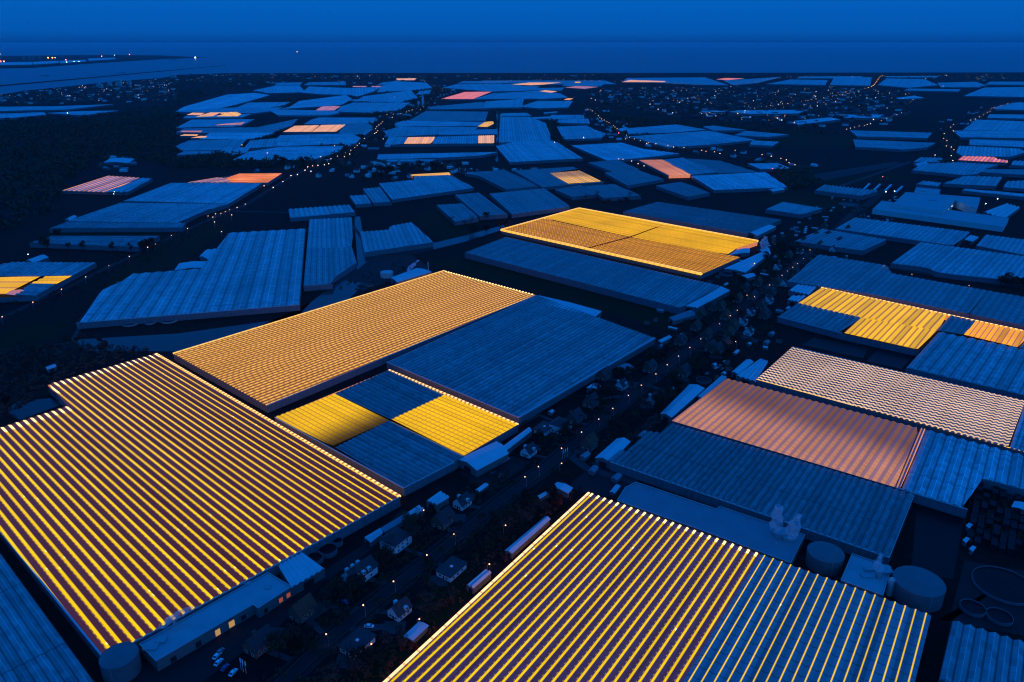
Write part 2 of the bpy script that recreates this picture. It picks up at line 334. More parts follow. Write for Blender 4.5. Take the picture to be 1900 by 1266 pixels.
class MB:
    def __init__(s): s.v = []; s.f = []; s.mi = []
    def face(s, pts, mi=0):
        n = len(s.v); s.v += [tuple(p) for p in pts]; s.f.append(list(range(n, n + len(pts)))); s.mi.append(mi)
    def box(s, x0, y0, z0, x1, y1, z1, mi=0, mat=None):
        q = [Vector(p) for p in ((x0, y0, z0), (x1, y0, z0), (x1, y1, z0), (x0, y1, z0), (x0, y0, z1), (x1, y0, z1), (x1, y1, z1), (x0, y1, z1))]
        if mat: q = [mat @ p for p in q]
        n = len(s.v); s.v += [tuple(p) for p in q]
        for f in ((0, 3, 2, 1), (4, 5, 6, 7), (0, 1, 5, 4), (1, 2, 6, 5), (2, 3, 7, 6), (3, 0, 4, 7)):
            s.f.append([n + i for i in f]); s.mi.append(mi)
    def tube(s, a, b, r0, r1=None, n=6, mi=0, cap=True):
        a = Vector(a); b = Vector(b); r1 = r0 if r1 is None else r1
        d = (b - a).normalized(); x = d.orthogonal().normalized(); y = d.cross(x); k = len(s.v)
        for c, r in ((a, r0), (b, r1)):
            for i in range(n):
                t = 2 * math.pi * i / n; s.v.append(tuple(c + (x * math.cos(t) + y * math.sin(t)) * r))
        for i in range(n):
            j = (i + 1) % n; s.f.append([k + i, k + j, k + n + j, k + n + i]); s.mi.append(mi)
        if cap:
            s.f.append([k + i for i in reversed(range(n))]); s.mi.append(mi); s.f.append([k + n + i for i in range(n)]); s.mi.append(mi)
    def lathe(s, prof, n=24, c=(0, 0, 0), mi=0):
        k = len(s.v)
        for r, z in prof:
            for i in range(n):
                t = 2 * math.pi * i / n; s.v.append((c[0] + r * math.cos(t), c[1] + r * math.sin(t), c[2] + z))
        for a in range(len(prof) - 1):
            for i in range(n):
                j = (i + 1) % n; s.f.append([k + a * n + i, k + a * n + j, k + (a + 1) * n + j, k + (a + 1) * n + i]); s.mi.append(mi)
        s.f.append([k + (len(prof) - 1) * n + i for i in range(n)]); s.mi.append(mi)
    def ball(s, c, r, n=6, m=4, mi=0):
        k = len(s.v); s.v.append((c[0], c[1], c[2] - r))
        for a in range(1, m):
            p = -math.pi / 2 + math.pi * a / m
            for i in range(n):
                t = 2 * math.pi * i / n; s.v.append((c[0] + r * math.cos(p) * math.cos(t), c[1] + r * math.cos(p) * math.sin(t), c[2] + r * math.sin(p)))
        s.v.append((c[0], c[1], c[2] + r)); top = len(s.v) - 1
        for i in range(n):
            j = (i + 1) % n
            s.f.append([k, k + 1 + j, k + 1 + i]); s.mi.append(mi)
            for a in range(m - 2):
                p = k + 1 + a * n; s.f.append([p + i, p + j, p + n + j, p + n + i]); s.mi.append(mi)
            p = k + 1 + (m - 2) * n; s.f.append([p + i, p + j, top]); s.mi.append(mi)
    def build(s, name, mat, parent=None, smooth=False):
        return mesh_obj(name, s.v, s.f, mat, parent, mats=s.mi if isinstance(mat, list) else None, smooth=smooth)

# ------------------------------------------------------------------ land, sea, roads
def sheet(name, pts, z, mat, label=None, cat=None):
    v = [(p[0], p[1], z) for p in pts]
    me = D.meshes.new(name); bm = bmesh.new(); f = bm.faces.new([bm.verts.new(p) for p in v]); bm.normal_update()
    if f.normal.z < 0: f.normal_flip()
    bmesh.ops.triangulate(bm, faces=bm.faces[:]); bm.to_mesh(me); bm.free()
    me.materials.append(mat); o = D.objects.new(name, me); C.objects.link(o); o['kind'] = 'structure'
    return o
coast = PX("0,176 50,168 130,160 215,151 300,145 330,139 420,136 700,135.5 1100,135.5 1900,134.5 2400,134")
coast[0] = coast[0] + (coast[0] - coast[1]) * 1.0
land = [Vector((-16000, -3000, 0)), Vector((16000, -3000, 0)), Vector((16000, coast[-1].y, 0))] + coast[::-1] + [Vector((-16000, coast[0].y - 3000, 0))]
sheet('sea', [(-70000, -5000), (70000, -5000), (70000, 70000), (-70000, 70000)], -2.0, M['sea'])
sheet('ground', land, 0.0, M['ground'])

# ------------------------------------------------------------------ greenhouses
FOOT = []                                     # footprints, to keep trees and houses off them
def in_poly(p, poly):
    c = False; j = len(poly) - 1
    for i in range(len(poly)):
        a, b = poly[i], poly[j]
        if (a[1] > p[1]) != (b[1] > p[1]) and p[0] < (b[0] - a[0]) * (p[1] - a[1]) / (b[1] - a[1]) + a[0]: c = not c
        j = i
    return c
def blocked(x, y):
    for bb, poly in FOOT:
        if bb[0] < x < bb[2] and bb[1] < y < bb[3] and in_poly((x, y), poly): return True
    return False
def foot(poly):
    xs = [p[0] for p in poly]; ys = [p[1] for p in poly]
    FOOT.append(((min(xs), min(ys), max(xs), max(ys)), [(p[0], p[1]) for p in poly]))
def spans(q, v):
    r = []; n = len(q)
    for i in range(n):
        a, b = q[i], q[(i + 1) % n]
        if (a[1] > v) != (b[1] > v): r.append(a[0] + (b[0] - a[0]) * (v - a[1]) / (b[1] - a[1]))
    return sorted(r)
def roof_mesh(name, poly, d, mat, parent, z, n=None, bay=6.4, rise=1.0, tone=0.3, hip=False):
    d = Vector((d[0], d[1], 0)).normalized(); e = Vector((-d.y, d.x, 0)); o0 = poly[0]
    q = [((p - o0).dot(d), (p - o0).dot(e)) for p in poly]
    v0 = min(a[1] for a in q); v1 = max(a[1] for a in q); t0 = min(a[0] for a in q); t1 = max(a[0] for a in q)
    if not n: n = max(1, round((v1 - v0) / bay))
    w = (v1 - v0) / n
    V, F, U, PL, FN = [], [], [], [], []
    def put(pts, lo, hi):
        k = len(V)
        for (t, v, h, u) in pts:
            FN.append((t - lo, hi - t))
            p = o0 + d * t + e * v; V.append((p.x, p.y, z + h))
            U.append((u, t - t0)); PL.append(((v - v0) / (v1 - v0), (t - t0) / max(1e-6, t1 - t0)))
        F.append(list(range(k, k + len(pts))))
    for k in range(n):
        va = v0 + k * w; vb = va + w; vm = va + w / 2; ee = w * 0.02
        A, Mm, B = spans(q, va + ee), spans(q, vm), spans(q, vb - ee)
        if not (len(A) == len(B) == len(Mm)): A = B = Mm
        for i in range(0, len(Mm) - 1, 2):
            a0, a1, m0, m1, b0, b1 = A[i], A[i + 1], Mm[i], Mm[i + 1], B[i], B[i + 1]
            put([(a0, va, 0, k), (a1, va, 0, k), (m1, vm, rise, k + .5), (m0, vm, rise, k + .5)], m0, m1)
            put([(m0, vm, rise, k + .5), (m1, vm, rise, k + .5), (b1, vb, 0, k + .999), (b0, vb, 0, k + .999)], m0, m1)
            put([(a0, va, 0, k), (m0, vm, rise, k + .5), (b0, vb, 0, k + .999)], m0, m1)
            put([(a1, va, 0, k), (b1, vb, 0, k + .999), (m1, vm, rise, k + .5)], m0, m1)
    o = mesh_obj(name, V, F, mat, parent, {'bay': [U[i] for f in F for i in f], 'plan': [PL[i] for f in F for i in f], 'fin': [FN[i] for f in F for i in f]})
    o.color = (tone, tone, tone * 1.04, 1)
    return o
def wall_mesh(name, poly, edges, z, mat, parent):
    V, F, U = [], [], []
    for i in edges:
        a, b = poly[i], poly[(i + 1) % len(poly)]; L = (b - a).length; k = len(V)
        V += [(a.x, a.y, 0), (b.x, b.y, 0), (b.x, b.y, z), (a.x, a.y, z)]; F.append([k, k + 1, k + 2, k + 3]); U += [(0, 0), (L, 0), (L, z), (0, z)]
    return mesh_obj(name, V, F, mat, parent, {'bay': U})
def beam(name, a, b, z, w, h, mat, parent):
    d = (b - a).normalized(); s = Vector((-d.y, d.x, 0)) * w / 2; V = []; 
    for zz in (z - h / 2, z + h / 2):
        for p in (a - s, b - s, b + s, a + s): V.append((p.x, p.y, zz))
    F = [(0, 3, 2, 1), (4, 5, 6, 7), (0, 1, 5, 4), (1, 2, 6, 5), (2, 3, 7, 6), (3, 0, 4, 7)]
    L = (b - a).length; ul = {0: 0, 3: 0, 4: 0, 7: 0, 1: L, 2: L, 5: L, 6: L}
    return mesh_obj(name, V, [list(f) for f in F], mat, parent, {'bay': [(ul[i], 0) for f in F for i in f]})
def inset(poly, dist):
    c = sum(poly, Vector()) / len(poly)
    return [p + (c - p).normalized() * dist for p in poly]
GI = 0
def greenhouse(label, outline, sections=None, eave=None, ridge=None, n=None, bay=6.4, rise=1.0, tone=0.3, mat='glass', glow=(), trim=(), group=None, cat='greenhouse', world=False):
    """outline: photo readings of the eaves. sections: (material, readings, ridge edge, bays, tone) when the roof is split into compartments."""
    global GI
    GI += 1
    if eave is None: eave = 5.4 + 0.11 * (GI % 7)
    poly = outline if world else PX(outline, eave)
    if not sections and poly[0].y > 1500 and mat == 'glass': poly = inset(poly, -11)
    far = poly[0].y > 1000
    c = sum(poly, Vector()) / len(poly); c.z = 0
    root = thing('greenhouse', label, cat, c, 0, group)
    loc = [p - c for p in poly]
    foot(poly)
    def dirof(pl, r):
        if r is None:
            r = max(range(len(pl)), key=lambda i: (pl[(i + 1) % len(pl)] - pl[i]).length)
        a, b = pl[r % len(pl)], pl[(r + 1) % len(pl)]
        d = b - a
        return d if d.y > 0 else -d
    pl0 = [Vector((p.x, p.y, 0)) for p in loc]
    if not sections:
        roof_mesh('roof', pl0, dirof(pl0, ridge), M[mat], root, eave, n, bay, rise, tone)
    else:
        for (mk, rd, ri, nb, tn) in sections:
            sp = [Vector((p.x, p.y, 0)) - c for p in (rd if not isinstance(rd, str) else PX(rd, eave))]
            o = roof_mesh('roof', sp, dirof(sp, ri), M[mk], root, eave, nb, bay, rise, tn)
            if mk != 'glass': o['label'] = 'roof compartment lit from inside'
    es = range(len(pl0)); gl = [i for i in es if i in glow]; pn = [i for i in es if i not in glow]
    for nm_, lst, mk_ in (('side_wall', pn, 'wall'), ('added_glow_wall', gl, 'wall_glow')):
        runs = []
        for i in lst:
            if runs and runs[-1][-1] == i - 1: runs[-1].append(i)
            else: runs.append([i])
        if len(runs) > 1 and runs[0][0] == 0 and runs[-1][-1] == len(pl0) - 1: runs[0] = runs.pop() + runs[0]
        for rn_ in runs: wall_mesh(nm_, pl0, rn_, eave, M[mk_], root)
    for (i, mk, w) in trim:
        a, b = pl0[i], pl0[(i + 1) % len(pl0)]
        beam('gutter' if mk == 'rail' else 'edge_glow', a, b, eave + 0.12, w, w * 0.7, M[mk], root)  # all but the rails are glowing strips added for bright roof edges
    return root

# --- the lit and dark houses of the foreground
greenhouse('huge greenhouse striped bright gold and purple, filling the left foreground',
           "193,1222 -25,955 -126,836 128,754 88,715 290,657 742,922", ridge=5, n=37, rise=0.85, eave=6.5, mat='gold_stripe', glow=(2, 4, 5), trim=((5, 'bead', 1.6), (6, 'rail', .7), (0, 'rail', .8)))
d5 = PX("1093,915 715,1266 1728,1143 1411,1029.5", 6.2); dl = d5[1] - d5[0]
g5 = [d5[0], d5[2], d5[2] + dl * 1.22, d5[0] + dl * 1.5]
ex = (d5[2] - d5[0]) / 42
e0 = d5[2] + dl * 0.31
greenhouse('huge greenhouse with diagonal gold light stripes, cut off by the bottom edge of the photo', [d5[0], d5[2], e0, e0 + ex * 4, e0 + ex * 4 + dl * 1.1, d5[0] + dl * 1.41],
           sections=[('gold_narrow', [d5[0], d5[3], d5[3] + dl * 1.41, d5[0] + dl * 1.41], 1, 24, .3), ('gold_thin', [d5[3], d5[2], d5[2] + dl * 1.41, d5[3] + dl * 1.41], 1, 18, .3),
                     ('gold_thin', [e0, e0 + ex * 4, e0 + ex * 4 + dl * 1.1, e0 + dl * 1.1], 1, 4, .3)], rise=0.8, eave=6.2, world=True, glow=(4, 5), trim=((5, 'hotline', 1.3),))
greenhouse('long greenhouse glowing peach with many fine rows, behind the gold striped one', "322,657 825,503 995,548 495,753", ridge=0, n=34, rise=0.9, eave=6.0, mat='peach_fine', glow=(0, 1),
           trim=((0, 'goldline', 2.2), (2, 'rail', .7)))
greenhouse('big dark blue greenhouse with plain roof, joined to the right of the peach one', "717,672 995,548 1215,628 962,775", ridge=0, bay=4.3, rise=0.7, eave=6.0, tone=.21,
           trim=((2, 'rail', 1.4), (3, 'rail', .7)))
greenhouse('greenhouse in checkerboard of two gold and two blue roof quarters', "722,687 961,788 861,846 843,858 749,906 510,775",
           sections=[('glass', "722,687 825,733 723,780.5 622,731", 0, 13, .16), ('gold_grid', "825,733 961,788 861,846 723,780.5", 0, 13, .2),
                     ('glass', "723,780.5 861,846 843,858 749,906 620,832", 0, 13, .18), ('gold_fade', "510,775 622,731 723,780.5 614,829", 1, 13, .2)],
           rise=0.7, eave=5.8, bay=6, trim=((3, 'rail', .7), (4, 'rail', .7), (0, 'bead', 1.3)), glow=(0, 5))
# --- block right of the village road
greenhouse('dark navy greenhouse below the salmon one, with a white barn at its left corner', "1132,857 1150,836 1168,838 1193,800 1225,804 1241,785 1696,919 1650,1035", ridge=6, n=44, rise=0.9, eave=6.0, tone=.15,
           trim=((6, 'rail', .3), (7, 'rail', .8)))
greenhouse('greenhouse with dusky salmon roof brighter along its front, right of the road', "1246,781 1347,703 1706,796 1660,904", ridge=0, n=30, rise=0.9, eave=6.1, mat='salmon_screen')
greenhouse('ribbed bright blue greenhouse with a notched front, joined to the salmon one', "1661,905 1707,796 1990,871 1960,925 1813,886 1795,946", ridge=0, bay=6.4, rise=1.3, eave=6.0, tone=.4,
           sections=[('glass', "1672,908 1718,799 1990,871 1960,925 1813,886 1795,946", 0, None, .4), ('pink_gap', "1661,905 1707,796 1718,799 1672,908", 0, 2, .3)], trim=((5, 'rail', .7),))
greenhouse('long greenhouse with rows of pale pink wavy light crossing its roof', "1403,704 1470,644 1960,759 1935,848",
           sections=[('pink_wave', "1403,704 1470,644 1902,745 1872,832", 0, 48, .34), ('glass', "1873,832 1903,745 1960,759 1935,848", 0, 7, .34)], rise=0.85, eave=6.2,
           trim=((3, 'goldline', .5), (1, 'rail', .8)))
greenhouse('ribbed blue greenhouse behind the pink one at the right edge', "1681,683 1741,617 1990,668 1960,748", ridge=0, bay=7.5, rise=1.4, eave=5.8, tone=.33)
greenhouse('greenhouse with an L of gold roof beside dark blue compartments, at right', "1443,588 1480,563 1524,534 1990,634 1960,672 1750,616 1704,650 1563,619",
           sections=[('gold_span', "1480,563 1524,534 1762,586 1738,614 1597,590", 0, 22, .2), ('gold_span', "1566,618 1597,590 1738,614 1704,649", 0, 13, .2),
                     ('glass', "1443,588 1480,563 1597,590 1563,618", 0, 12, .15), ('glass', "1739,614 1763,586 1812,597 1790,622", 0, 5, .14),
                     ('orange_full', "1788,621 1808,596 1915,618 1890,645", 0, 11, .2), ('glass', "1891,645 1916,618 1990,634 1960,672", 0, 7, .14)], rise=0.9, eave=5.9, glow=(2,),
           trim=((2, 'bead', 1.6), (7, 'rail', .8)))
greenhouse('dark blue greenhouse left-behind the gold L roof, beside the village', "1461,523 1519,473 1645,493 1655,508 1613,546", ridge=3, bay=6, rise=.8, tone=.16)
greenhouse('dark blue greenhouse directly behind the gold L roof', "1613,546 1655,508 1832,540 1798,583", ridge=0, bay=6, rise=.8, tone=.17)
greenhouse('dark blue greenhouse at the right edge behind the orange patch', "1798,583 1832,540 1990,567 1960,618", ridge=0, bay=6, rise=.8, tone=.15)
greenhouse('light blue striped greenhouse with two tree gaps along its front, right', "1653,489 1707,450 1980,487 1950,528 1770,510 1735,505 1725,499 1704,495", ridge=0, bay=6, rise=.9, tone=.32)
greenhouse('long mid-blue greenhouse just in front of the white warehouse', "1549,425 1586,404 1800,431 1773,457 1618,435", ridge=0, bay=6, rise=.8, tone=.27)
greenhouse('blue greenhouse at the right edge level with the warehouse front', "1811,456 1829,436 1960,453 1950,484", ridge=0, bay=6, rise=.8, tone=.28)
greenhouse('dull blue greenhouse left of the long mid-blue one by the warehouse', "1474,448 1525,425 1645,445 1602,466", ridge=0, bay=6, rise=.8, tone=.2)
greenhouse('small square blue greenhouse alone on a dark field, left of the warehouse', "1420,389 1452,375 1525,387 1488,399", ridge=0, bay=6, rise=.8, tone=.24)
greenhouse('low dark greenhouse with scalloped arches behind the small square one', "1511,354 1528,344 1629,355 1602,365", ridge=0, n=14, rise=2.2, tone=.2)
# --- centre
greenhouse('wide greenhouse glowing solid gold, brightest of the middle distance', "930,427 1074,387 1406,448 1367,461 1349,473 1374,478 1302,509",
           sections=[('gold_full', "1008,405 1074,387 1231,416.7 1168,439.4", 1, 20, .2), ('gold_full', "1172,440.4 1235,417.4 1406,448 1367,461 1349,473", 1, 20, .2),
                     ('gold_brown', "930,427 1007,405.5 1167,440 1089,460.6", 1, 20, .2), ('gold_brown', "1093,461.4 1171,441 1349,473 1374,478 1302,509", 1, 20, .2)], rise=.8, eave=5.8, glow=(0, 1, 2),
           trim=((0, 'goldline', 3.0), (1, 'goldline', 3.6), (6, 'goldline', 3.2)))
greenhouse('long dark blue greenhouse in front of the solid gold one', "862,469 938,440 1336,531 1262,572", ridge=0, bay=4.5, rise=.7, eave=7, tone=.19)
greenhouse('dark greenhouse behind the solid gold one', "1156,393 1221,375 1450,408 1386,434", ridge=1, bay=4.5, rise=.7, tone=.13)
greenhouse('large light blue greenhouse with stepped back corner, left of the canal', "141,600 190,538 208,537 216,522 236,521 247,509 392,498 405,462 410,462 422,433 567,425 556,566", ridge=10, bay=12.8, rise=1, eave=6,
           tone=.33, trim=((11, 'rail', .6),))
greenhouse('tall narrow blue greenhouse with chamfered front, between two canals', "563,532 574,408 653,404 655,470 662,488 618,517 617,527", ridge=0, bay=6.4, rise=1, eave=5.6,
           sections=[('glass', "569,462 574,408 653,404 655,460", 0, None, .27), ('glass', "563,532 569,462 655,460 655,470 662,488 618,517 617,527", 0, None, .2)])
greenhouse('low arched greenhouse with scalloped roof, behind the tall narrow blue one', "538,405 535,389 648,381 659,394", ridge=0, n=13, rise=1.6, tone=.34)
greenhouse('blue greenhouse with slanted front beside the narrow canal', "676,469 668,431 722,427 724,420 764,413 804,450", ridge=0, bay=6.4, rise=1, tone=.28)
greenhouse('blue greenhouse with an amber lit strip along its back, middle distance', "727,371 703,341 764,335 760,324 833,320 880,349",
           sections=[('glass', "727,371 703,341 770,334 766,328 834,325 880,349", 0, None, .33), ('pale_amber', "766,328 760,324 833,320 836,325", 1, 2, .2)])
greenhouse('small pale greenhouse, leftmost of the two left of the amber strip one', "660,380 648,364 679,362 690,378", ridge=0, tone=.3)
greenhouse('small blue greenhouse wedged beside the amber strip one', "692,377 673,351 705,348 727,375", ridge=0, tone=.24)
greenhouse('dark pane greenhouse, left of the pair before the gold roof', "844,412 810,381 858,378 888,405", ridge=0, tone=.14)
greenhouse('dark pane greenhouse, right of the pair before the gold roof', "890,402 844,362 889,358 942,398", ridge=0, tone=.13)
greenhouse('broad dark greenhouse behind the left corner of the solid gold one', "950,398 908,360 1010,350 1058,384", ridge=0, tone=.16)
greenhouse('dark greenhouse with a half lit amber patch at its right corner', "1005,347 953,317 1064,310 1120,338",
           sections=[('glass', "1005,347 953,317 1064,310 1072,314 1019,322 1053,342", 0, None, .14), ('amber_half', "1054,341 1019,322 1076,317 1118,337", 0, 10, .2)], trim=((3, 'rail', 1.2),))
for lb, c, t in (('dark little greenhouse just beyond the half amber patch', "1145,321 1099,303 1145,298 1179,314", .12), ('dark greenhouse between the amber patch and the salmon spans', "1165,345 1122,321 1180,315 1232,333", .13),
                 ('dark greenhouse in front of the half lit amber patch', "1062,366 1030,352 1078,344 1118,360", .12), ('dark flat greenhouse beside the bushes behind the gold roof', "1120,368 1085,346 1140,342 1190,364", .11),
                 ('dim greenhouse with a white end wall, in front of the salmon spans', "1276,366 1217,345 1264,338 1318,358", .14), ('dark greenhouse right of the blue half beside the salmon spans', "1333,320 1280,296 1335,300 1400,319", .11),
                 ('dark greenhouse close left of the solid gold roof', "940,352 880,322 935,315 1000,346", .11), ('small dark greenhouse with bright front rail, left of the half amber one', "925,333 862,322 905,318 958,330", .17)):
    greenhouse(lb, c, ridge=0, tone=t)
greenhouse('greenhouse split between salmon spans and plain blue, with scalloped gables', "1186,298 1228,297 1268,293 1332,320 1281,325 1241,326",
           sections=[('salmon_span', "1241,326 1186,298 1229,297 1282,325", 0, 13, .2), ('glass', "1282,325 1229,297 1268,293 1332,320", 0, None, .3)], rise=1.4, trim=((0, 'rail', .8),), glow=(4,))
greenhouse('bright flat blue greenhouse right of the salmon spans', "1325,353 1283,327 1420,320 1462,348", ridge=0, tone=.55)
greenhouse('bright blue greenhouse near the lamp-lit bend, pointing right', "1129,297 1067,271 1155,266 1184,277 1252,285 1179,293", ridge=0, tone=.55)
greenhouse('mid-blue greenhouse farther along the lamp-lit bend', "1170,248 1168,239 1254,232 1305,241 1241,246", ridge=2, tone=.4)
greenhouse('wide blue greenhouse on the far side of the lamp-lit bend', "1243,273 1175,254 1314,244 1394,260 1321,267", ridge=0, tone=.38)
greenhouse('thin dim greenhouse at the edge of the dark town field', "1325,242 1310,236 1325,234 1378,241", ridge=2, tone=.3)
greenhouse('small isolated blue greenhouse before the town, right of the bend', "1422,254 1369,251 1387,244 1456,250", ridge=2, tone=.3)
greenhouse('small pale greenhouse by the red lamp, right of centre', "1414,313 1396,305 1440,304 1458,312", ridge=0, tone=.5)
# --- left
greenhouse('broad light blue greenhouse in front of the red lit roof, left', "230,373 316,340 487,341 425,378", ridge=0, tone=.45, trim=((3, 'rail', 1.5),))
greenhouse('greenhouse with blotchy red and orange light, left of the highway lamps', "346,339 444,323 523,322 497,339",
           sections=[('pink_gap', "346,339 400,330 420,331 428,339", 0, 8, .35), ('red_patch', "428,339 420,331 444,323 523,322 497,339", 2, 20, .3)])
greenhouse('wide mid-blue greenhouse, second in front of the red lit roof', "122,411 222,377 424,379 372,394 333,414", ridge=0, tone=.3)
greenhouse('dull narrow greenhouse strip along a dark hedge, left', "91,424 122,413 345,415 338,423", ridge=0, tone=.17)
greenhouse('dim greenhouse half hidden by a row of trees, left', "54,451 98,438 296,438 256,459", ridge=1, tone=.18)
greenhouse('isolated greenhouse with pink and orange streaks by the dark wood', "114,354 199,327 284,332 236,357",
           sections=[('pink_gap', "114,354 199,327 262,331 196,357", 0, 9, .25), ('glass', "196,357 262,331 284,332 236,357", 0, 4, .35)], rise=1.4)
greenhouse('greenhouse crossed by bright yellow bands, cut off by the left edge', "-80,556 -50,500 26,487 178,488 67,549",
           sections=[('glass', "-58,514 -50,500 26,487 178,488 135,512", 3, None, .3), ('gold_full', "-75,546 -58,514 75,513 10,546", 3, 3, .2), ('gold_full', "57,527 87,513 134,512 105,527", 3, 3, .2),
                     ('mauve_flat', "10,546 30,536 50,537 28,548", 3, 1, .2), ('glass', "28,548 57,527 105,527 67,549", 3, None, .25)])
greenhouse('plain blue greenhouse filling the bottom left corner', "-400,1010 -30,985 182,1275 260,1420 -300,1420", ridge=1, bay=4.2, rise=.7, eave=4.5, tone=.25)
greenhouse('ribbed dark greenhouse in the bottom right corner', "1742,1262 1767,1153 2050,1240 2030,1400", ridge=0, n=12, rise=1.3, eave=5.5, tone=.26)
# --- the far field, row by row; readings at the eaves
FAR = """
.62|the pale far roof curving along the wood, leftmost of the far field|327,207 347,197 421,176 473,173 499,177 438,194 407,201
.36|thin dim roof strip under the leftmost far roof|328,208 407,202 440,200 520,200 505,206 470,210
.5|pale roof behind a dark thicket, upper left of the far field|441,200 463,191 537,190 523,196 492,200
.5|far roof close below the coast town, upper left|473,168 509,160 555,159 565,171 500,173
.42|blue strip behind the yellow-lit far roofs on the left|346,219 350,216 462,212 445,218
.45|far greenhouse with faint pink smears below the yellow-lit roofs|332,237 358,223 468,222 446,232 431,235 381,235
.24|dusky long roof in front of the pink-smeared far greenhouse|334,246 347,239 480,237 464,246 408,247
.24|dusky slanted roof left of the twin peach slab|465,246 486,236 552,221 536,234 505,246
.55|bright flat strip of roof in the left far field|377,258 395,247 503,247 481,255 452,259
.26|dim broad roof with dark trees at its right end, left far field|334,272 352,262 452,260 438,273 418,278 345,279
.32|thin roof strip against the black hedge, left far field|337,287 348,282 416,281 412,284
.42|low blue roof left of the long hedge-side greenhouse|418,281 421,275 460,275 453,282 430,288
.45|long blue greenhouse in front of the black hedge, left of the lamp road|441,296 470,282 523,274 631,272 620,282 577,296
.45|blue greenhouse just in front of the twin peach slab|520,258 525,252 648,249 662,257 655,266 520,271
.2|dark roof right of the twin peach slab|641,234 680,229 688,236 664,250 630,247
.38|blue roof directly behind the twin peach slab|568,231 582,223 594,219 693,219 688,228 642,231
.42|pale roof under the pink smudge, left far field|505,206 520,204 619,206 625,210 605,214 520,214
.5|large pale roof above the pink smudge, left far field|524,202 541,198 558,188 641,177 651,184 631,195 600,197
.5|pale roof near the coast with thin pink lines above it|563,172 574,161 650,164 705,162 690,170 662,179 648,176 598,175
.45|long pale roof left of the lamp road, fifth row from the coast|659,189 678,179 762,168 772,182 742,189
.42|blue roof touching the lamp road, sixth row from the coast|637,198 656,191 759,191 739,204 688,209 627,207
.5|pale roof below the small peach strip at the coast|711,160 733,151 790,154 800,163 775,167 700,171
.42|far blue roof behind the flat salmon one|824,163 849,157 913,156 960,157 985,168 912,170
.42|blue roof right of the flat salmon one|882,184 916,174 1000,169 1038,174 998,183
.25|grey-blue shed-like roof in front of the flat salmon one|797,199 890,190 915,193 905,201 802,203
.16|big dark roof with clipped corners, centre far field|765,224 790,207 903,208 896,224 747,225
.42|long pale strip roof left of the small gold roof|738,230 752,225 894,227 884,234 740,235
.3|blue roof behind the pair of peach patches|718,244 743,236 815,239 812,249 757,252 724,254
.4|narrow pale roof against the dark trees, centre far field|708,296 710,287 916,283 885,289 800,293
.36|tall blue roof right of the straight canal|927,264 929,218 982,218 1010,229 1018,246 1020,262
.45|bright blue roof with pointed right end by the straight canal|948,300 927,272 952,266 1025,262 1038,271 1076,293
.34|blue roof framed by dark trees, left of the lamp-lit bend|1036,236 1089,234 1099,241 1119,248 1113,256 1048,258
.4|small roof behind the tree-framed one by the bend|1035,228 1042,223 1089,221 1091,229
.45|pale roof behind the white shed rows, centre right far field|968,198 997,188 1061,188 1052,199 1000,201
.42|pale roof left-behind the white shed rows|900,200 903,189 971,184 967,199
.4|thin roof strip between the two small coral lit roofs|960,178 1040,175 1050,181 1000,184
.28|long strip roof across the dark field, right|1596,253 1583,243 1724,247 1714,256
.26|wide strip roof with a dark hedge below, right|1594,273 1589,260 1730,266 1712,273 1675,277
.42|large blue roof at the right edge beyond the lamp lane|1789,242 1816,223 1960,228 1950,243
.4|blue strip in front of the large right edge roof|1776,244 1785,243.5 1960,245 1950,257 1787,255
.42|blue roof at the right edge under a dark strip|1805,269 1807,260 1960,264 1950,275
.4|blue roof behind the pink-lit strip at right|1782,283 1784,272 1888,277 1893,283 1870,290 1790,289
.27|broad dim roof in front of the pink-lit strip at right|1700,316 1719,306 1775,303 1846,307 1816,314 1812,321 1789,324
.22|dim strip roof at the right edge, two rows behind the warehouse|1812,319 1830,315 1960,316 1950,327
.24|dim roof with a white roof sheet beside it, behind the warehouse|1750,341 1790,327 1860,329 1848,346
.26|dim roof at the right edge behind the warehouse|1862,348 1866,337 1950,334 1950,354
.42|narrow pale strip beside the warehouse top right corner|1785,354 1790,351 1950,364 1950,371
.45|pale roof at the right edge by the bright lane lamps|1850,203 1846,200 1884,191 1960,192 1950,205
.4|far pale roofs at the right edge under the coast lights|1790,178 1828,163 1960,161 1950,181
.38|far roof right of the traffic streak, near the coast|1630,158 1644,146 1714,147 1739,158 1685,163
.38|far roof left of the traffic streak, near the coast|1540,158 1548,145 1617,143.5 1614,159
.36|far roof under the orange coast lamp at right|1746,162 1742,154 1810,152 1828,159
.5|small pale roof standing among the dark town, right|1670,184 1665,182 1696,178 1710,182
.36|long far roof along the coast lamps behind the salmon strip|1160,150 1165,145 1308,144 1350,158 1286,157
.36|far roof along the slanting coast lamp row|1360,158 1345,150 1450,143 1405,154
.36|far roof right of the slanting coast lamp row|1424,156 1467,148 1535,149 1530,158
.4|flat roof strip beyond the dark meadow, far left edge|-40,219 -30,213 77,209 80,213 20,219
.36|pale strip of glass behind the small white light, far left|-40,207 -30,199 100,198 205,194 125,203
.4|narrow glass strip under the far left town|93,210 150,207 214,206 154,214
.34|thin far roof at the coast in the centre|880,153 900,150 1120,150 1140,156 1010,157
"""
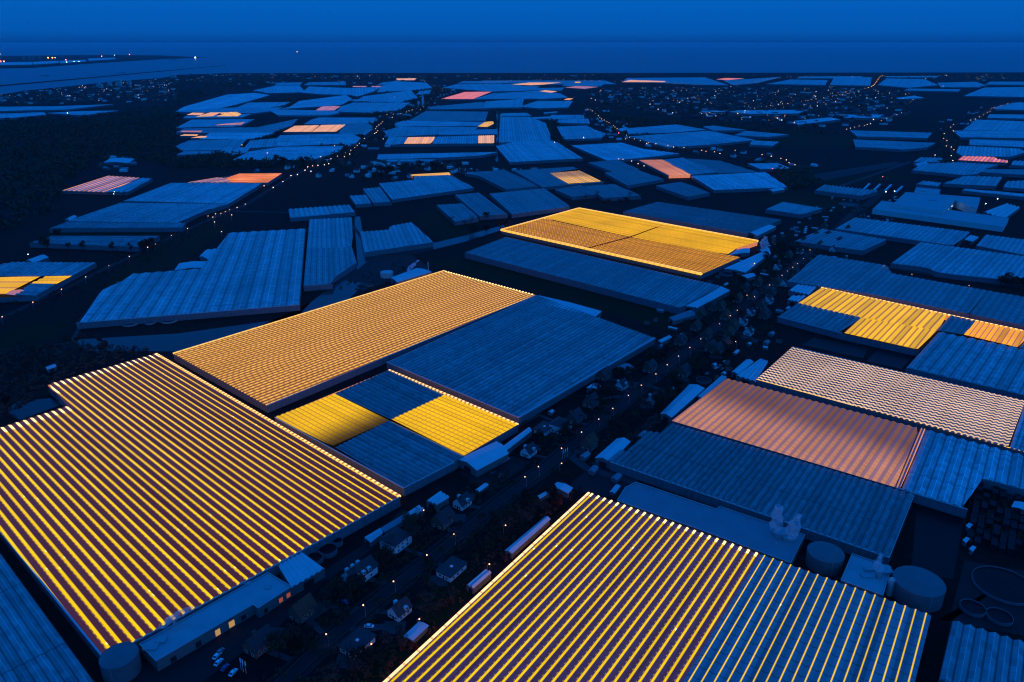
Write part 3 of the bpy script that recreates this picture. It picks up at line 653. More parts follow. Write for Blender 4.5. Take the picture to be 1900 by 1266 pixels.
FAR += """
.34|dull roof between the seam slab and the hedge-side greenhouse, left far field|456,275 466,262 520,257 514,271
.4|thin pale strip above the large pale far roofs, left|651,187 660,185 745,188.5 738,190.5
.38|short pale roof where the far lamp road meets the coast fields|772,177 778,170 800,167 796,174
.36|pale roof strip at the coast, far left of the salmon roof|700,158 712,153 735,151 728,157
.36|pale roof left of the lone coast lamp|566,158 575,153 640,152 640,158
.34|pale roof by the coast town, upper left far field|510,159 516,154 560,153 556,158
.36|grey strip roof in the second row left of the straight canal|740,241 750,236.5 880,236.5 876,241
.36|pale roof behind the long pale strip of the centre|757,223 765,225 800,226 760,227
.4|small pale roof at the top of the straight canal|930,216 934,211 975,210 982,215
.36|far strip roof under the coral bump roof|915,166 925,160 1000,160 990,166
.36|far strip roof right of the coral bump roof|1045,160 1052,156 1120,156 1112,160
.36|far strip roof left of the coral bump roof|850,155 862,151 940,151 930,155
.34|long thin far roof under the right coast lamps|1680,168 1690,165 1780,166 1775,170
.36|far roof between the right coast lamps and the meadow|1760,162 1768,158.5 1820,158 1816,162
.38|far roof at the right edge near the coast|1830,157 1840,152 1960,152 1950,158
.36|far roof left of the orange coast lamp|1640,143.5 1650,141.5 1740,141.5 1735,144
.36|far roof at the coast right of the pink one|1480,145.5 1490,142.5 1600,142 1590,145.5
.4|strip roof under the lamp lane, right edge|1836,219 1842,213 1960,214 1950,221
.3|dim roof left of the lane beside the pink-lit strip|1700,300 1712,294 1745,294 1738,300
.34|long dim strip roof at the right edge before the pink-lit strip|1880,306 1890,300 1960,300 1950,309
.38|pale roof wedged between twin peach slab and lamp road|648,247 668,243 690,240 676,250
.3|dim roof beside the straight canal, below the patched greenhouse|720,300 730,297 800,296 790,300
.36|flat pale roof left of the tall far roof, across the canal|820,250 826,242 917,241 917,249
.36|pale roof at the bend of the tree-framed far roofs|1020,222 1026,214 1080,214 1080,220
.36|pale strip roof left of the mauve far roof|980,168 990,164 1045,163 1040,168
.36|pale roof right of the wide bend greenhouse|1395,268 1400,262 1440,264 1430,270
.3|dark roof left of the pale strip by the warehouse|1700,342 1712,336 1748,340 1740,346
"""
for ln in [q_ for q_ in FAR.split('\n') if q_]:
    tn, lb, c = ln.split('|')
    greenhouse(lb.replace('the pale far roof', 'pale far greenhouse roof'), c, tone=float(tn), bay=8, rise=1.0)
FARLIT = """
pale_amber|far greenhouse glowing yellow, largest of the group by the left wood|401,216 415,212 405,209.5 439,208 448,212 441,216
pale_peach|far greenhouse glowing peach, middle of the group by the left wood|363,217 390,209 410,209 395,216
pale_peach|far greenhouse with thin peach glow, leftmost of the group by the left wood|346,213.5 357,209.5 381,210 372,214
pink_gap|far pink smear of light behind dark bushes, left far field|398,233 410,231 455,227 448,231.7
mauve_flat|far mauve lit strip near the dark wood|335,245.6 338,243 376,243 372,245.7
pale_peach|small peach roof beside a dark bush at the wood edge|334,252 343,249.5 368,250 365,252.3
pale_peach|small peach roof right of the dark bush at the wood edge|354,256 370,252.6 385,253 380,256
mauve_flat|far roof with pink smudge of light above the long hedge row|585,205 597,198 620,197 632,197.5 620,205
mauve_flat|thin pink line of lit glass near the coast, left one|654,161.6 655,159.8 681,160 680,161.8
mauve_flat|thin pink line of lit glass near the coast, right one|689,161.6 690,159.8 708,160 706,161.8
pale_peach|small peach strip at the coast, left of the far lamp road|737,149 735,146 773,145.5 769,149
salmon_flat|flat salmon-pink greenhouse in the far centre|818,184 862,171 912,170.5 878,184
gold_full|small gold greenhouse beside the straight canal|886,235 899,226.7 915,225.6 916.4,229.5 905,236
pale_peach|far coral roof with a bright bump, centre near the coast|950,157 982,153.5 1041,153.5 1008,157.3 985,158.4
mauve_flat|far mauve roof behind the dark town, centre right|1048,162.6 1070,160 1110,161.6 1085,165
pale_peach|small coral roof, centre right far field|1001,169.6 1012,167.8 1034,170 1022,172.3
orange_full|tiny orange lit roof at the edge of the dark town|1046,185 1055,182.6 1064,183 1056,186.2
gold_full|tiny yellow lit roof among the coast lamps|1066,154 1067,152 1078,152 1076,154
pale_peach|long thin salmon strip of glass by the coast lamps|1154,152.6 1168,148.5 1236,151 1233,152.8
salmon_flat|far pink roof right of the long salmon strip|1329,147.5 1347,145 1381,146 1349,149
red_patch|pink-lit strip of roofs beside the lane at right|1777,297 1786,290 1825,291 1848,292 1847,295.5 1871,298 1870,302 1828,300
"""
for ln in FARLIT.strip().split('\n'):
    mk, lb, c = ln.split('|')
    greenhouse(lb, c, mat=mk, bay=8, rise=.8, eave=6.6 + .1 * (GI % 5))
greenhouse('twin peach slab of lit glass split by one dark seam, left far field', "525,245 546,234 641,231.7 626,244.5",
           sections=[('pale_peach', "525,245 546,234 594,232.6 577,244.8", 0, 12, .2), ('pale_peach', "578,244.8 595.5,232.6 641,231.7 626,244.5", 0, 12, .2)], eave=7)
greenhouse('long blue greenhouse with two peach lit patches, far centre', "714,267 721,255 917,251.5 917,267 727,269",
           sections=[('glass', "714,267 721,255 757,254.5 749,267.5 727,269", 0, None, .42), ('pale_peach', "749,267 757,255.2 807,254.5 802,266.6", 0, 10, .2),
                     ('glass', "802,267 807,254.5 887,252 887,266.8", 0, None, .42), ('pale_peach', "887,266 887.6,252.4 917,251.6 917,266", 0, 8, .2)])

# ------------------------------------------------------------------ water, fields, roads, yards
def wsheet(name, s, z, mat): return sheet(name, PX(s), z, mat)
for s in ("100,640 150,630 245,624 330,619 470,600 552,588 578,560 620,528 664,492 657,402 668,402 680,474 800,452 860,438 934,418 940,424 866,448 760,474 690,492 668,535 640,562 480,606 330,652 180,652",
          "6,765 31,745 94,739 114,751 37,779"):
    wsheet('canal' if s[0] == '1' else 'pond', s, .012, M['water'])
for s in ("1702,930 1790,955 1768,1075 1690,1060", "1511,626 1610,646 1602,665 1488,640", "1630,648 1694,660 1673,685 1608,670", "700,500 690,520 660,530 672,540 700,528"):
    wsheet('pond', s, .016, M['pond'])
for i, s in enumerate(("760,492 862,474 1258,578 1246,614 1118,578 1002,545 835,500", "0,655 120,632 300,648 292,655 86,712 120,752 0,792", "0,612 130,590 140,602 100,630 0,652", "760,405 806,384 846,416 870,432 820,446", "560,352 640,352 655,376 540,386 500,380",
                       "200,515 300,445 400,410 420,428 330,490 200,535", "60,430 340,426 300,436 95,437", "714,285 727,270 917,268 917,283", "1380,385 1440,352 1520,360 1600,372 1560,398 1430,378",
                       "1420,345 1520,335 1640,320 1700,330 1560,345", "1560,205 1780,215 1780,240 1590,238 1640,232 1700,215", "1330,250 1480,240 1590,250 1590,275 1420,272", "0,235 220,215 330,200 325,205 180,240 0,262",
                       "1090,195 1160,210 1330,232 1160,232", "955,1000 1085,915 1010,960 900,1050 760,1230 700,1266 640,1266", "770,1120 860,1050 900,1080 800,1180", "940,855 1010,800 1075,790 1030,850")):
    wsheet('field' if i % 3 else 'meadow', s, .006 + .0005 * i, M['soil'] if i % 3 == 1 else M['grass'])
def ribbon(name, pts, w, z, mat, off=0.0):
    V, F = [], []
    for i, p in enumerate(pts):
        a = pts[max(0, i - 1)]; b = pts[min(len(pts) - 1, i + 1)]
        d = Vector((b.x - a.x, b.y - a.y, 0)).normalized(); s = Vector((-d.y, d.x, 0))
        for e in (off - w / 2, off + w / 2): q = p + s * e; V.append((q.x, q.y, z))
        if i: F.append([2 * i - 2, 2 * i - 1, 2 * i + 1, 2 * i])
    o = mesh_obj(name, V, F, mat); o['kind'] = 'structure'
    return o
def densify(pts, step=12):
    r = []
    for a, b in zip(pts, pts[1:]):
        n = max(1, int((b - a).length / step)); r += [a.lerp(b, i / n) for i in range(n)]
    return r + [pts[-1]]
VILL = densify(PX("500,1290 560,1232 612,1186 676,1132 736,1085 800,1036 848,997 910,944 978,892 1012,868 1048,838 1086,806 1118,778 1145,756 1174,733 1198,713 1225,691 1247,673 1290,640 1326,610 1362,582 1408,548 1440,522 1478,491 1506,465 1540,440 1580,398 1612,378 1640,352"))
LEFTR = densify(PX("-60,620 4,590 61,563 114,539 159,516 202,495 240,478 288,455 318,439 348,426 395,405 426,391 455,381 500,352 540,328 575,311 600,296 628,288 652,279 668,266 690,250 707,229 722,214 744,210 775,201 790,192 800,183 820,169 836,158"), 20)
BEND = densify(PX("1088,200 1100,206 1116,220 1130,228 1146,240 1162,252 1178,259 1204,266 1240,272 1270,276 1304,280 1330,284 1380,290 1440,300 1500,310"), 20)
LANE = densify(PX("1760,330 1772,300 1768,285 1756,260 1752,245 1770,232 1800,222 1830,207 1846,200 1880,188 1940,176"), 20)
for nm, p, w in (('road', VILL, 7), ('road', LEFTR, 8), ('road', BEND, 8), ('road', LANE, 6)):
    ribbon(nm, p, w, .030, M['asphalt'])
ribbon('pavement', VILL, 1.8, .034, M['paving'], 5.6); ribbon('pavement', VILL, 1.8, .0345, M['paving'], -5.6)
ribbon('kerb', VILL, .25, .12, M['kerb'], 4.6); ribbon('kerb', VILL, .25, .121, M['kerb'], -4.6)
ribbon('road_marking', VILL, .22, .0385, M['line'], 3.2); ribbon('road_marking', VILL, .22, .0386, M['line'], -3.2)
for a in ("918,566 932,560 1108,604 1240,640 1226,650 1090,612", "205,1235 300,1228 480,1120 600,1060 690,1000 745,945 760,950 690,1020 600,1082 520,1160 380,1262 250,1300", "850,876 945,845 985,858 905,915",
          "1050,905 1105,860 1180,893 1340,942 1320,950 1178,895 1140,925", "1420,1000 1560,1080 1700,1140 1760,1155 1790,1040 1900,1060 1900,1180 1740,1150 1600,1090", "640,520 700,470 760,470 800,500 700,530",
          "1500,325 1660,300 1680,305 1530,335"):
    wsheet('yard', a, .021, M['paving'])
for a, w in (("570,1150 612,1122 628,1134 676,1132", 5), ("650,1170 690,1165 740,1160", 4), ("1048,838 1090,870 1180,895", 6), ("1086,806 1000,770 960,790", 4), ("1174,733 1110,740", 4), ("1440,522 1420,500 1400,505", 5),
             ("1198,713 1260,735", 4), ("150,604 130,640 105,655", 4), ("1740,470 1900,510", 5), ("1490,470 1640,495 1760,515 1900,535", 5), ("1560,345 1640,318 1690,300", 8), ("700,480 640,400 560,395 430,392", 5)):
    ribbon('path', densify(PX(a), 15), w, .026 + w * .0004, M['path'])

# ------------------------------------------------------------------ sheds, halls, tanks
def barn(label, quad, h=4.5, rise=1.6, roofm='white_roof', wallm='shed_wall', cat='barn', ribs=1, name='barn', door=True, group=None, glass=False):
    """gable roofed shed(s) on the four read eaves corners, ridge parallel to the first side"""
    p = PX(quad, h); c = sum(p, Vector()) / 4; c.z = 0; root = thing(name, label, cat, c, 0, group); foot(p)
    q = [Vector((a.x - c.x, a.y - c.y, 0)) for a in p]
    if glass:
        roof_mesh('roof', q, q[1] - q[0], M['glass'], root, h, ribs, 6, rise, .5)
        wall_mesh('side_wall', q, range(4), h, M['wall'], root)
        return root
    r = MB(); w = MB()
    for k in range(ribs):
        t0, t1 = k / ribs, (k + 1) / ribs; tm = (t0 + t1) / 2
        A0, A1 = q[0].lerp(q[3], t0), q[1].lerp(q[2], t0); B0, B1 = q[0].lerp(q[3], t1), q[1].lerp(q[2], t1); R0, R1 = q[0].lerp(q[3], tm), q[1].lerp(q[2], tm)
        d = (A1 - A0).normalized() * .4; s = (B0 - A0).normalized() * (.35 if ribs == 1 else 0); Z = Vector((0, 0, h)); T = Vector((0, 0, h + rise))
        for zz in (0.0, .22):
            U = Vector((0, 0, zz)); r.face([A0 - d - s + Z + U, A1 + d - s + Z + U, R1 + d + T + U, R0 - d + T + U]); r.face([R0 - d + T + U, R1 + d + T + U, B1 + d + s + Z + U, B0 - d + s + Z + U])
        w.face([A0 + Z, R0 + T, B0 + Z]); w.face([A1 + Z, B1 + Z, R1 + T])
    for i in range(4):
        a, b = q[i], q[(i + 1) % 4]; w.face([a, b, b + Vector((0, 0, h)), a + Vector((0, 0, h))])
    r.build('roof', M[roofm], root); w.build('wall', M[wallm], root)
    if door:
        # big sliding door on the side nearest the camera
        i = min(range(4), key=lambda k: (p[k] + p[(k + 1) % 4]).length); a, b = q[i], q[(i + 1) % 4]; L = (b - a).length; u = (b - a) / L; n = Vector((u.y, -u.x, 0))
        if (n.dot(-(p[i] + p[(i + 1) % 4]) / 2)) < 0: n = -n
        m = a.lerp(b, .5) + n * .08; dw = min(3, L * .25); D_ = MB()
        D_.face([m - u * dw, m + u * dw, m + u * dw + Vector((0, 0, h * .75)), m - u * dw + Vector((0, 0, h * .75))])
        D_.build('door', M['pane_dark'], root)
    return root
def flat_hall(label, poly, h, roofm='white_roof', wallm='shed_wall', cat='building', name='flat_roofed_hall', windows=(), hoods=()):
    p = PX(poly, h); c = sum(p, Vector()) / len(p); c.z = 0; root = thing(name, label, cat, c); foot(p); q = [Vector((a.x - c.x, a.y - c.y, 0)) for a in p]
    H = Vector((0, 0, h)); r = MB(); r.face([a + H for a in q])
    if (q[1] - q[0]).cross(q[2] - q[1]).z < 0: r.f[0].reverse()
    r.build('roof', M[roofm], root)
    w = MB(); n = len(q)
    for i in range(n):
        a, b = q[i], q[(i + 1) % n]; w.face([a, b, b + H * (1 + .5 / h), a + H * (1 + .5 / h)])
    w.build('wall', M[wallm], root)
    e = MB()
    for i in range(n): e.tube(q[i] + H * (1 + .5 / h), q[(i + 1) % n] + H * (1 + .5 / h), .22, n=4)
    e.build('parapet', M['rail'], root)
    for (i, f, ww, z0, z1, mk) in windows:
        a, b = q[i], q[(i + 1) % n]; L = (b - a).length; u = (b - a) / L; nn = Vector((u.y, -u.x, 0))
        if nn.dot(Vector((0, 0, 0)) - (a + b) / 2 - c) < 0: nn = -nn
        m = a + u * (f * L) + nn * .06; g = MB(); g.face([m - u * ww + Vector((0, 0, z0)), m + u * ww + Vector((0, 0, z0)), m + u * ww + Vector((0, 0, z1)), m - u * ww + Vector((0, 0, z1))]); g.build('window', M[mk], root)
    for (x, y, ww, dd, hh) in hoods:
        k = P(x, y, h) - c; g = MB(); g.box(k.x - ww, k.y - dd, h - .02, k.x + ww, k.y + dd, h + hh); g.build('roof_unit', M['steel'], root)
    return root
BARNS = """
white pitched-roof barn at the left corner of the dark navy greenhouse|1105,850 1145,815 1169,820 1133,859|4.5|2|white_roof|1
long pale barn at the left corner of the salmon greenhouse|1226,768 1280,714 1307,721 1246,775|4.5|1.4|white_roof|1
narrow ribbed lean-to shed along the salmon greenhouse, behind the long pale barn|1294,736 1338,698 1348,701 1305,741|4.6|.9|white_roof|3
striped roof shed at the left end of the pink wavy greenhouse|1366,698 1409,667 1425,672 1402,709|4.5|1|white_roof|4
small pale shed left of the striped roof shed|1358,691 1385,668 1398,672 1369,695|4|1.2|white_roof|1
pale blue barn at the right corner of the checkerboard greenhouse|850,853 921,820 943,842 885,873|5|2|white_roof|1
long thin pale shed behind the checkerboard greenhouse barn|928,833 981,794 986,800 935,839|4|.8|white_roof|1
long grey lean-to roof on the back edge of the big dark blue greenhouse|987,559 1001,549 1116,578 1102,590|5.5|.8|white_roof|1
light ribbed barn at the right end of the long dark blue greenhouse|1265,568 1336,532 1354,540 1293,572|5|1|white_roof|5
pale barn in front of the notch of the solid gold greenhouse|1344,499 1412,469 1421,476 1383,506|5|1|white_roof|1
small pale shed inside the notch of the solid gold greenhouse|1352,474 1367,464 1391,461 1391,469|4.6|.8|white_roof|1
pale shed at the right tip of the dark greenhouse behind the gold roof|1388,431 1420,417 1440,421 1405,438|5|1|white_roof|1
white barn against the stepped back of the large light blue greenhouse|324,502 333,489 387,486 384,497|4.5|1.6|white_roof|1
pale twin sheds by the upper step of the large light blue greenhouse|370,476 381,465 404,463 398,485|4.5|1.4|white_roof|2
tiny cyan-roofed hut in the dark scrub behind the gold striped greenhouse|85,682 101,676 104,681 88,686|3|.8|white_roof|1
boiler hall with pale roof beside the white tank, centre|725,516 773,498 801,505 737,524|6|1.2|white_roof|1
white shed by the road in front of the paved yard, right of the red house|1024,904 1034,896 1062,906 1054,916|3.5|1|white_roof|1
low L-wing shed left of the white roadside shed|998,921 1022,908 1025,912 1002,925|3|.6|white_roof|1
mauve twin-roof shed beside the left edge of the diagonal gold greenhouse|866,1086 898,1059 911,1064 879,1092|3.5|1|white_roof|2
long thin mauve shed along the left edge of the diagonal gold greenhouse|938,1022 1012,960 1020,964 950,1027|3.5|.9|white_roof|1
flat blue-roofed carport beside the bottom left edge of the diagonal gold greenhouse|750,1181 778,1155 794,1162 766,1188|3|.4|white_roof|1
bright blue garden shed roof left of the white villa|676,998 704,982 710,990 688,1007|3|1|white_roof|3
long low shed roof between the garden shed and the village barn|705,982 757,951 762,959 714,987|3|.7|grey_roof|1
ribbed light shed behind the villa, end of the long low shed|757,951 775,939 787,947 767,959|3.5|1|white_roof|2
ribbed bright shed in the garden below the checkerboard greenhouse|791,930 815,913 833,924 811,937|4|1|white_roof|3
pale square shed in front of the big dark blue greenhouse|1089,720 1100,712 1114,717 1104,727|4|1.2|white_roof|1
dim arched shed by the front edge of the big dark blue greenhouse|1146,681 1159,675 1175,682 1165,688|3.5|1.4|grey_roof|1
small shed with skylights at the right tip of the big dark blue greenhouse|1220,633 1241,623 1246,627 1227,636|3.5|1|white_roof|2
striped low sheds at the edge of the black field, by the village trees|1241,590 1281,576 1293,584 1250,596|4|1|grey_roof|4
little pale barn below the solid gold greenhouse, by the village|1376,512 1395,507 1402,512 1386,517|4|1|white_roof|1
white gabled shed right of the solid gold greenhouse beside the road|1410,463 1424,458 1430,471 1417,476|5|1.6|white_roof|1
small bright shed roof in the corner of the dark greenhouse, right of the road|1486,503 1494,500 1511,507 1504,510|4.5|1|white_roof|1
cyan ribbed shed left of the gold L roof, upper|1463,540 1478,529 1514,534 1500,548|5|1.1|white_roof|5
cyan ribbed shed left of the gold L roof, lower|1461,557 1468,550 1495,550 1481,561|5|1|white_roof|3
bright striped shed at the end of the long mid-blue greenhouse|1788,445 1800,437 1816,441 1804,449|4.5|1|white_roof|3
pale cabin roof in the dark yard at the right edge|1878,941 1883,931 1906,936 1902,947|3|.5|white_roof|1
white long shed row, nearer one, centre right far field|985,218 1052,215 1052,218 990,221|6|2|white_roof|1
white long shed row, farther one, centre right far field|1008,209 1034,207 1034,209 1010,211|6|2|white_roof|1
pale shed at the lamp-lit bend of the far road|1146,240 1160,236 1168,240 1152,244|5|1.5|white_roof|1
white shed at the foot of the bright flat blue greenhouse|1426,352 1448,348 1456,352 1434,356|5|1.5|white_roof|1
pale shed cluster roof by the lane, right|1696,305 1715,300 1722,304 1703,309|5|1.5|white_roof|1
cyan barn in the small hamlet by the dark wood|192,302 205,294 250,295 238,303|5|2|white_roof|1
pale barn beside the greenhouse of yellow bands|48,484 75,474 90,478 62,488|5|2|white_roof|1
bright cyan barns at the right end of the pink-streaked greenhouse|200,356 210,352 232,354 226,358|5|2.4|white_roof|3
bright long eaves shed beside the wide mid-blue greenhouse, left|120,408 134,401 143,402 130,409|5|1.6|white_roof|1
"""
for ln in BARNS.strip().split('\n'):
    lb, q, h, rs, rm, rb = ln.split('|'); barn(lb, q, float(h), float(rs), rm, ribs=int(rb), cat='shed' if 'shed' in lb else 'barn', name='shed' if 'shed' in lb else 'barn')
flat_hall('packing hall with flat roof and lit windows along the gold striped greenhouse', "259,1197 497,1064 541,1090 479,1130 470,1123 290,1228", 5.5, 'pale_roof',
          windows=[(2, .12, 1.1, 1.0, 3.6, 'win_amber'), (2, .35, 1.1, 1.0, 3.6, 'win_amber'), (2, .8, 1.0, .8, 3.2, 'pane_dark'), (4, .12, 1.2, .8, 3.2, 'pane_dark'), (4, .25, 1.4, .6, 4.0, 'win_lit'), (4, .4, 1.2, .4, 3.8, 'win_lit'),
                   (4, .6, 1.4, .4, 3.4, 'pane_dark'), (4, .85, 1.3, .3, 3.2, 'pane_dark')], hoods=[(300, 1190, 2.2, 1.6, 1.2), (281, 1200, 3, 2.4, .8), (497, 1090, 1.5, 1.5, .5), (445, 1082, 5, 1.2, .4)])
barn('striped blue loading shed joined to the right end of the packing hall', "499,1066 520,1047 563,1027 601,1056", 4, 0, door=False) if False else \
    barn('striped blue loading shed joined to the right end of the packing hall', "541,1091 516,1050 563,1027 602,1056", 5.2, .9, ribs=6, cat='shed', name='shed')
flat_hall('long flat grey-mauve roof behind the diagonal gold greenhouse', "1145,930 1160,906 1180,896 1330,946 1335,941 1493,994 1467,1046 1310,988", 5, 'grey_roof', hoods=[(1450, 992, 4, 3.4, 2.4), (1463, 1000, 3, 2.2, 1.6), (1440, 1010, .8, .8, .5)])
flat_hall('pale ribbed boiler house roof between the two dark tanks', "1560,1078 1581,1029 1653,1054 1638,1106", 6.5, 'pale_roof', hoods=[(1612, 1058, 2.4, 1.2, 1), (1610, 1070, 3, 1.3, .8), (1640, 1060, 3.5, 3, 1.5), (1630, 1072, 1, 1, 3)])
flat_hall('white distribution warehouse, the long low front wing', "1619,389 1636,373 1872,405 1862,422", 7, 'pale_roof', 'white_wall')
flat_hall('white distribution warehouse, the taller stepped hall behind', "1656,380 1681,357 1819,367 1812,388 1772,372 1750,393", 11, 'pale_roof', 'white_wall', hoods=[(1712, 356, 4, 3, 2), (1730, 372, 6, 3, 1)],
          windows=[(4, .2, 1.5, 4, 6, 'lamp_white'), (4, .5, 1.5, 4, 6, 'lamp_white'), (4, .8, 1.5, 4, 6, 'lamp_white')])
flat_hall('small upper hall at the back of the white warehouse', "1696,358 1700,348 1745,352 1742,361", 12, 'pale_roof', 'white_wall')
barn('row of arched pale sheds at the right end of the warehouse', "1824,394 1866,379 1892,386 1861,408", 5, 2.4, ribs=4, cat='shed', name='shed')
for i, q in enumerate(("1600,352 1612,340 1615,341 1603,353", "1620,352 1632,341 1635,342 1623,353", "1640,354 1652,342 1655,343 1643,355", "1661,356 1673,345 1676,346 1664,357")):
    barn('white trailer parked in a row behind the scalloped dark greenhouse', q, 3.5, .1, door=False, cat='trailer', name='trailer', group='white trailers beside the warehouse')

def tank(label, x, y, r, h, mat='tank', roof=1.2, name='storage_tank', water=None):
    c = P(x, y, 0); root = thing(name, label, 'tank' if h > 2 else 'basin', c); FOOT.append(((c.x - r, c.y - r, c.x + r, c.y + r), [(c.x - r, c.y - r), (c.x + r, c.y - r), (c.x + r, c.y + r), (c.x - r, c.y + r)]))
    s = MB(); n = 32
    s.lathe([(r, 0), (r, h), (r - .25, h), (r - .25, h - .6)], n); s.f.pop(); s.mi.pop(); s.build('shell', M[mat], root)
    if water:
        w = MB(); w.lathe([(r - .2, h - .7), (r - .22, h - .65)], n); w.build('water', M[water], root)
    else:
        w = MB(); w.lathe([(r - .2, h - .05), (r * .5, h + roof * .7), (.3, h + roof)], n); w.build('roof', M[mat], root)
        l = MB()
        for e in (-.3, .3): l.tube((e, -r - .25, 0), (e, -r - .25, h + .8), .05, n=4)
        for k in range(int(h / .5)): l.tube((-.3, -r - .25, .3 + k * .5), (.3, -r - .25, .3 + k * .5), .04, n=4)
        l.build('ladder', M['steel'], root)
    return root
tank('pale green round tank behind the peach greenhouse', 718, 514, 7.4, 6, 'tank_pale')
tank('dark round tank beside the steaming flat roof', 1528, 1048, 9, 8)
tank('large blue-grey round tank right of the boiler house', 1699, 1106, 11.5, 9)
tank('dark tank at the bottom left corner of the packing hall', 228, 1246, 7.6, 9, roof=.6)
tank('slim white vertical silo beside the large blue-grey tank', 1649, 1103, 1.6, 9, 'tank_pale', name='silo')
tank('left one of three open round tanks at the greenhouse front', 584, 1041, 4.6, 2.6, 'tank', water='pond')
tank('middle and largest of three open round tanks at the greenhouse front', 609, 1026, 4.9, 2.8, 'tank', water='pond')
tank('right and smallest of three open round tanks at the greenhouse front', 627, 1010, 2.8, 2.8, 'tank', water='pond')
tank('left round basin below the large light blue greenhouse', 242, 602, 7, 1.3, 'steel', water='water', name='round_basin')
tank('small middle round basin below the large light blue greenhouse', 279, 600, 4.6, 1.3, 'steel', water='water', name='round_basin')
tank('right round basin below the large light blue greenhouse', 314, 596, 7.6, 1.3, 'steel', water='water', name='round_basin')
tank('left dark round basin above the ribbed corner greenhouse', 1804, 1131, 5.6, 1.6, 'tank', water='pond', name='round_basin')
tank('right dark round basin above the ribbed corner greenhouse', 1854, 1147, 5.6, 1.6, 'tank', water='pond', name='round_basin')
tank('very large dark round basin at the right edge below the crate yard', 1862, 1088, 14, 1.4, 'tank', water='pond', name='round_basin')
tank('dark round basin next to the long pale barn', 1306, 708, 6, 1.6, 'tank', water='pond', name='round_basin')
tank('dark round basin in front of the solid gold greenhouse corner', 1347, 510, 8, 2.2, 'tank', water='pond', name='round_basin')
tank('dark oval basin left of the white warehouse', 1575, 380, 16, 1.2, 'tank', water='pond', name='round_basin')
tank('small dark basin left of the pale green tank', 686, 531, 4, 1.2, 'tank', water='pond', name='round_basin')
st = thing('steel_chimney', 'slim pale flue beside the boiler hall, behind the peach greenhouse', 'chimney', P(795, 507, 0))
_m = MB(); _m.tube((0, 0, 0), (0, 0, 13), .55, .5, 10); _m.build('flue', M['tank_pale'], st); _m = MB(); _m.tube((0, 0, 13), (0, 0, 13.5), .7, .7, 10); _m.build('rim', M['steel'], st)

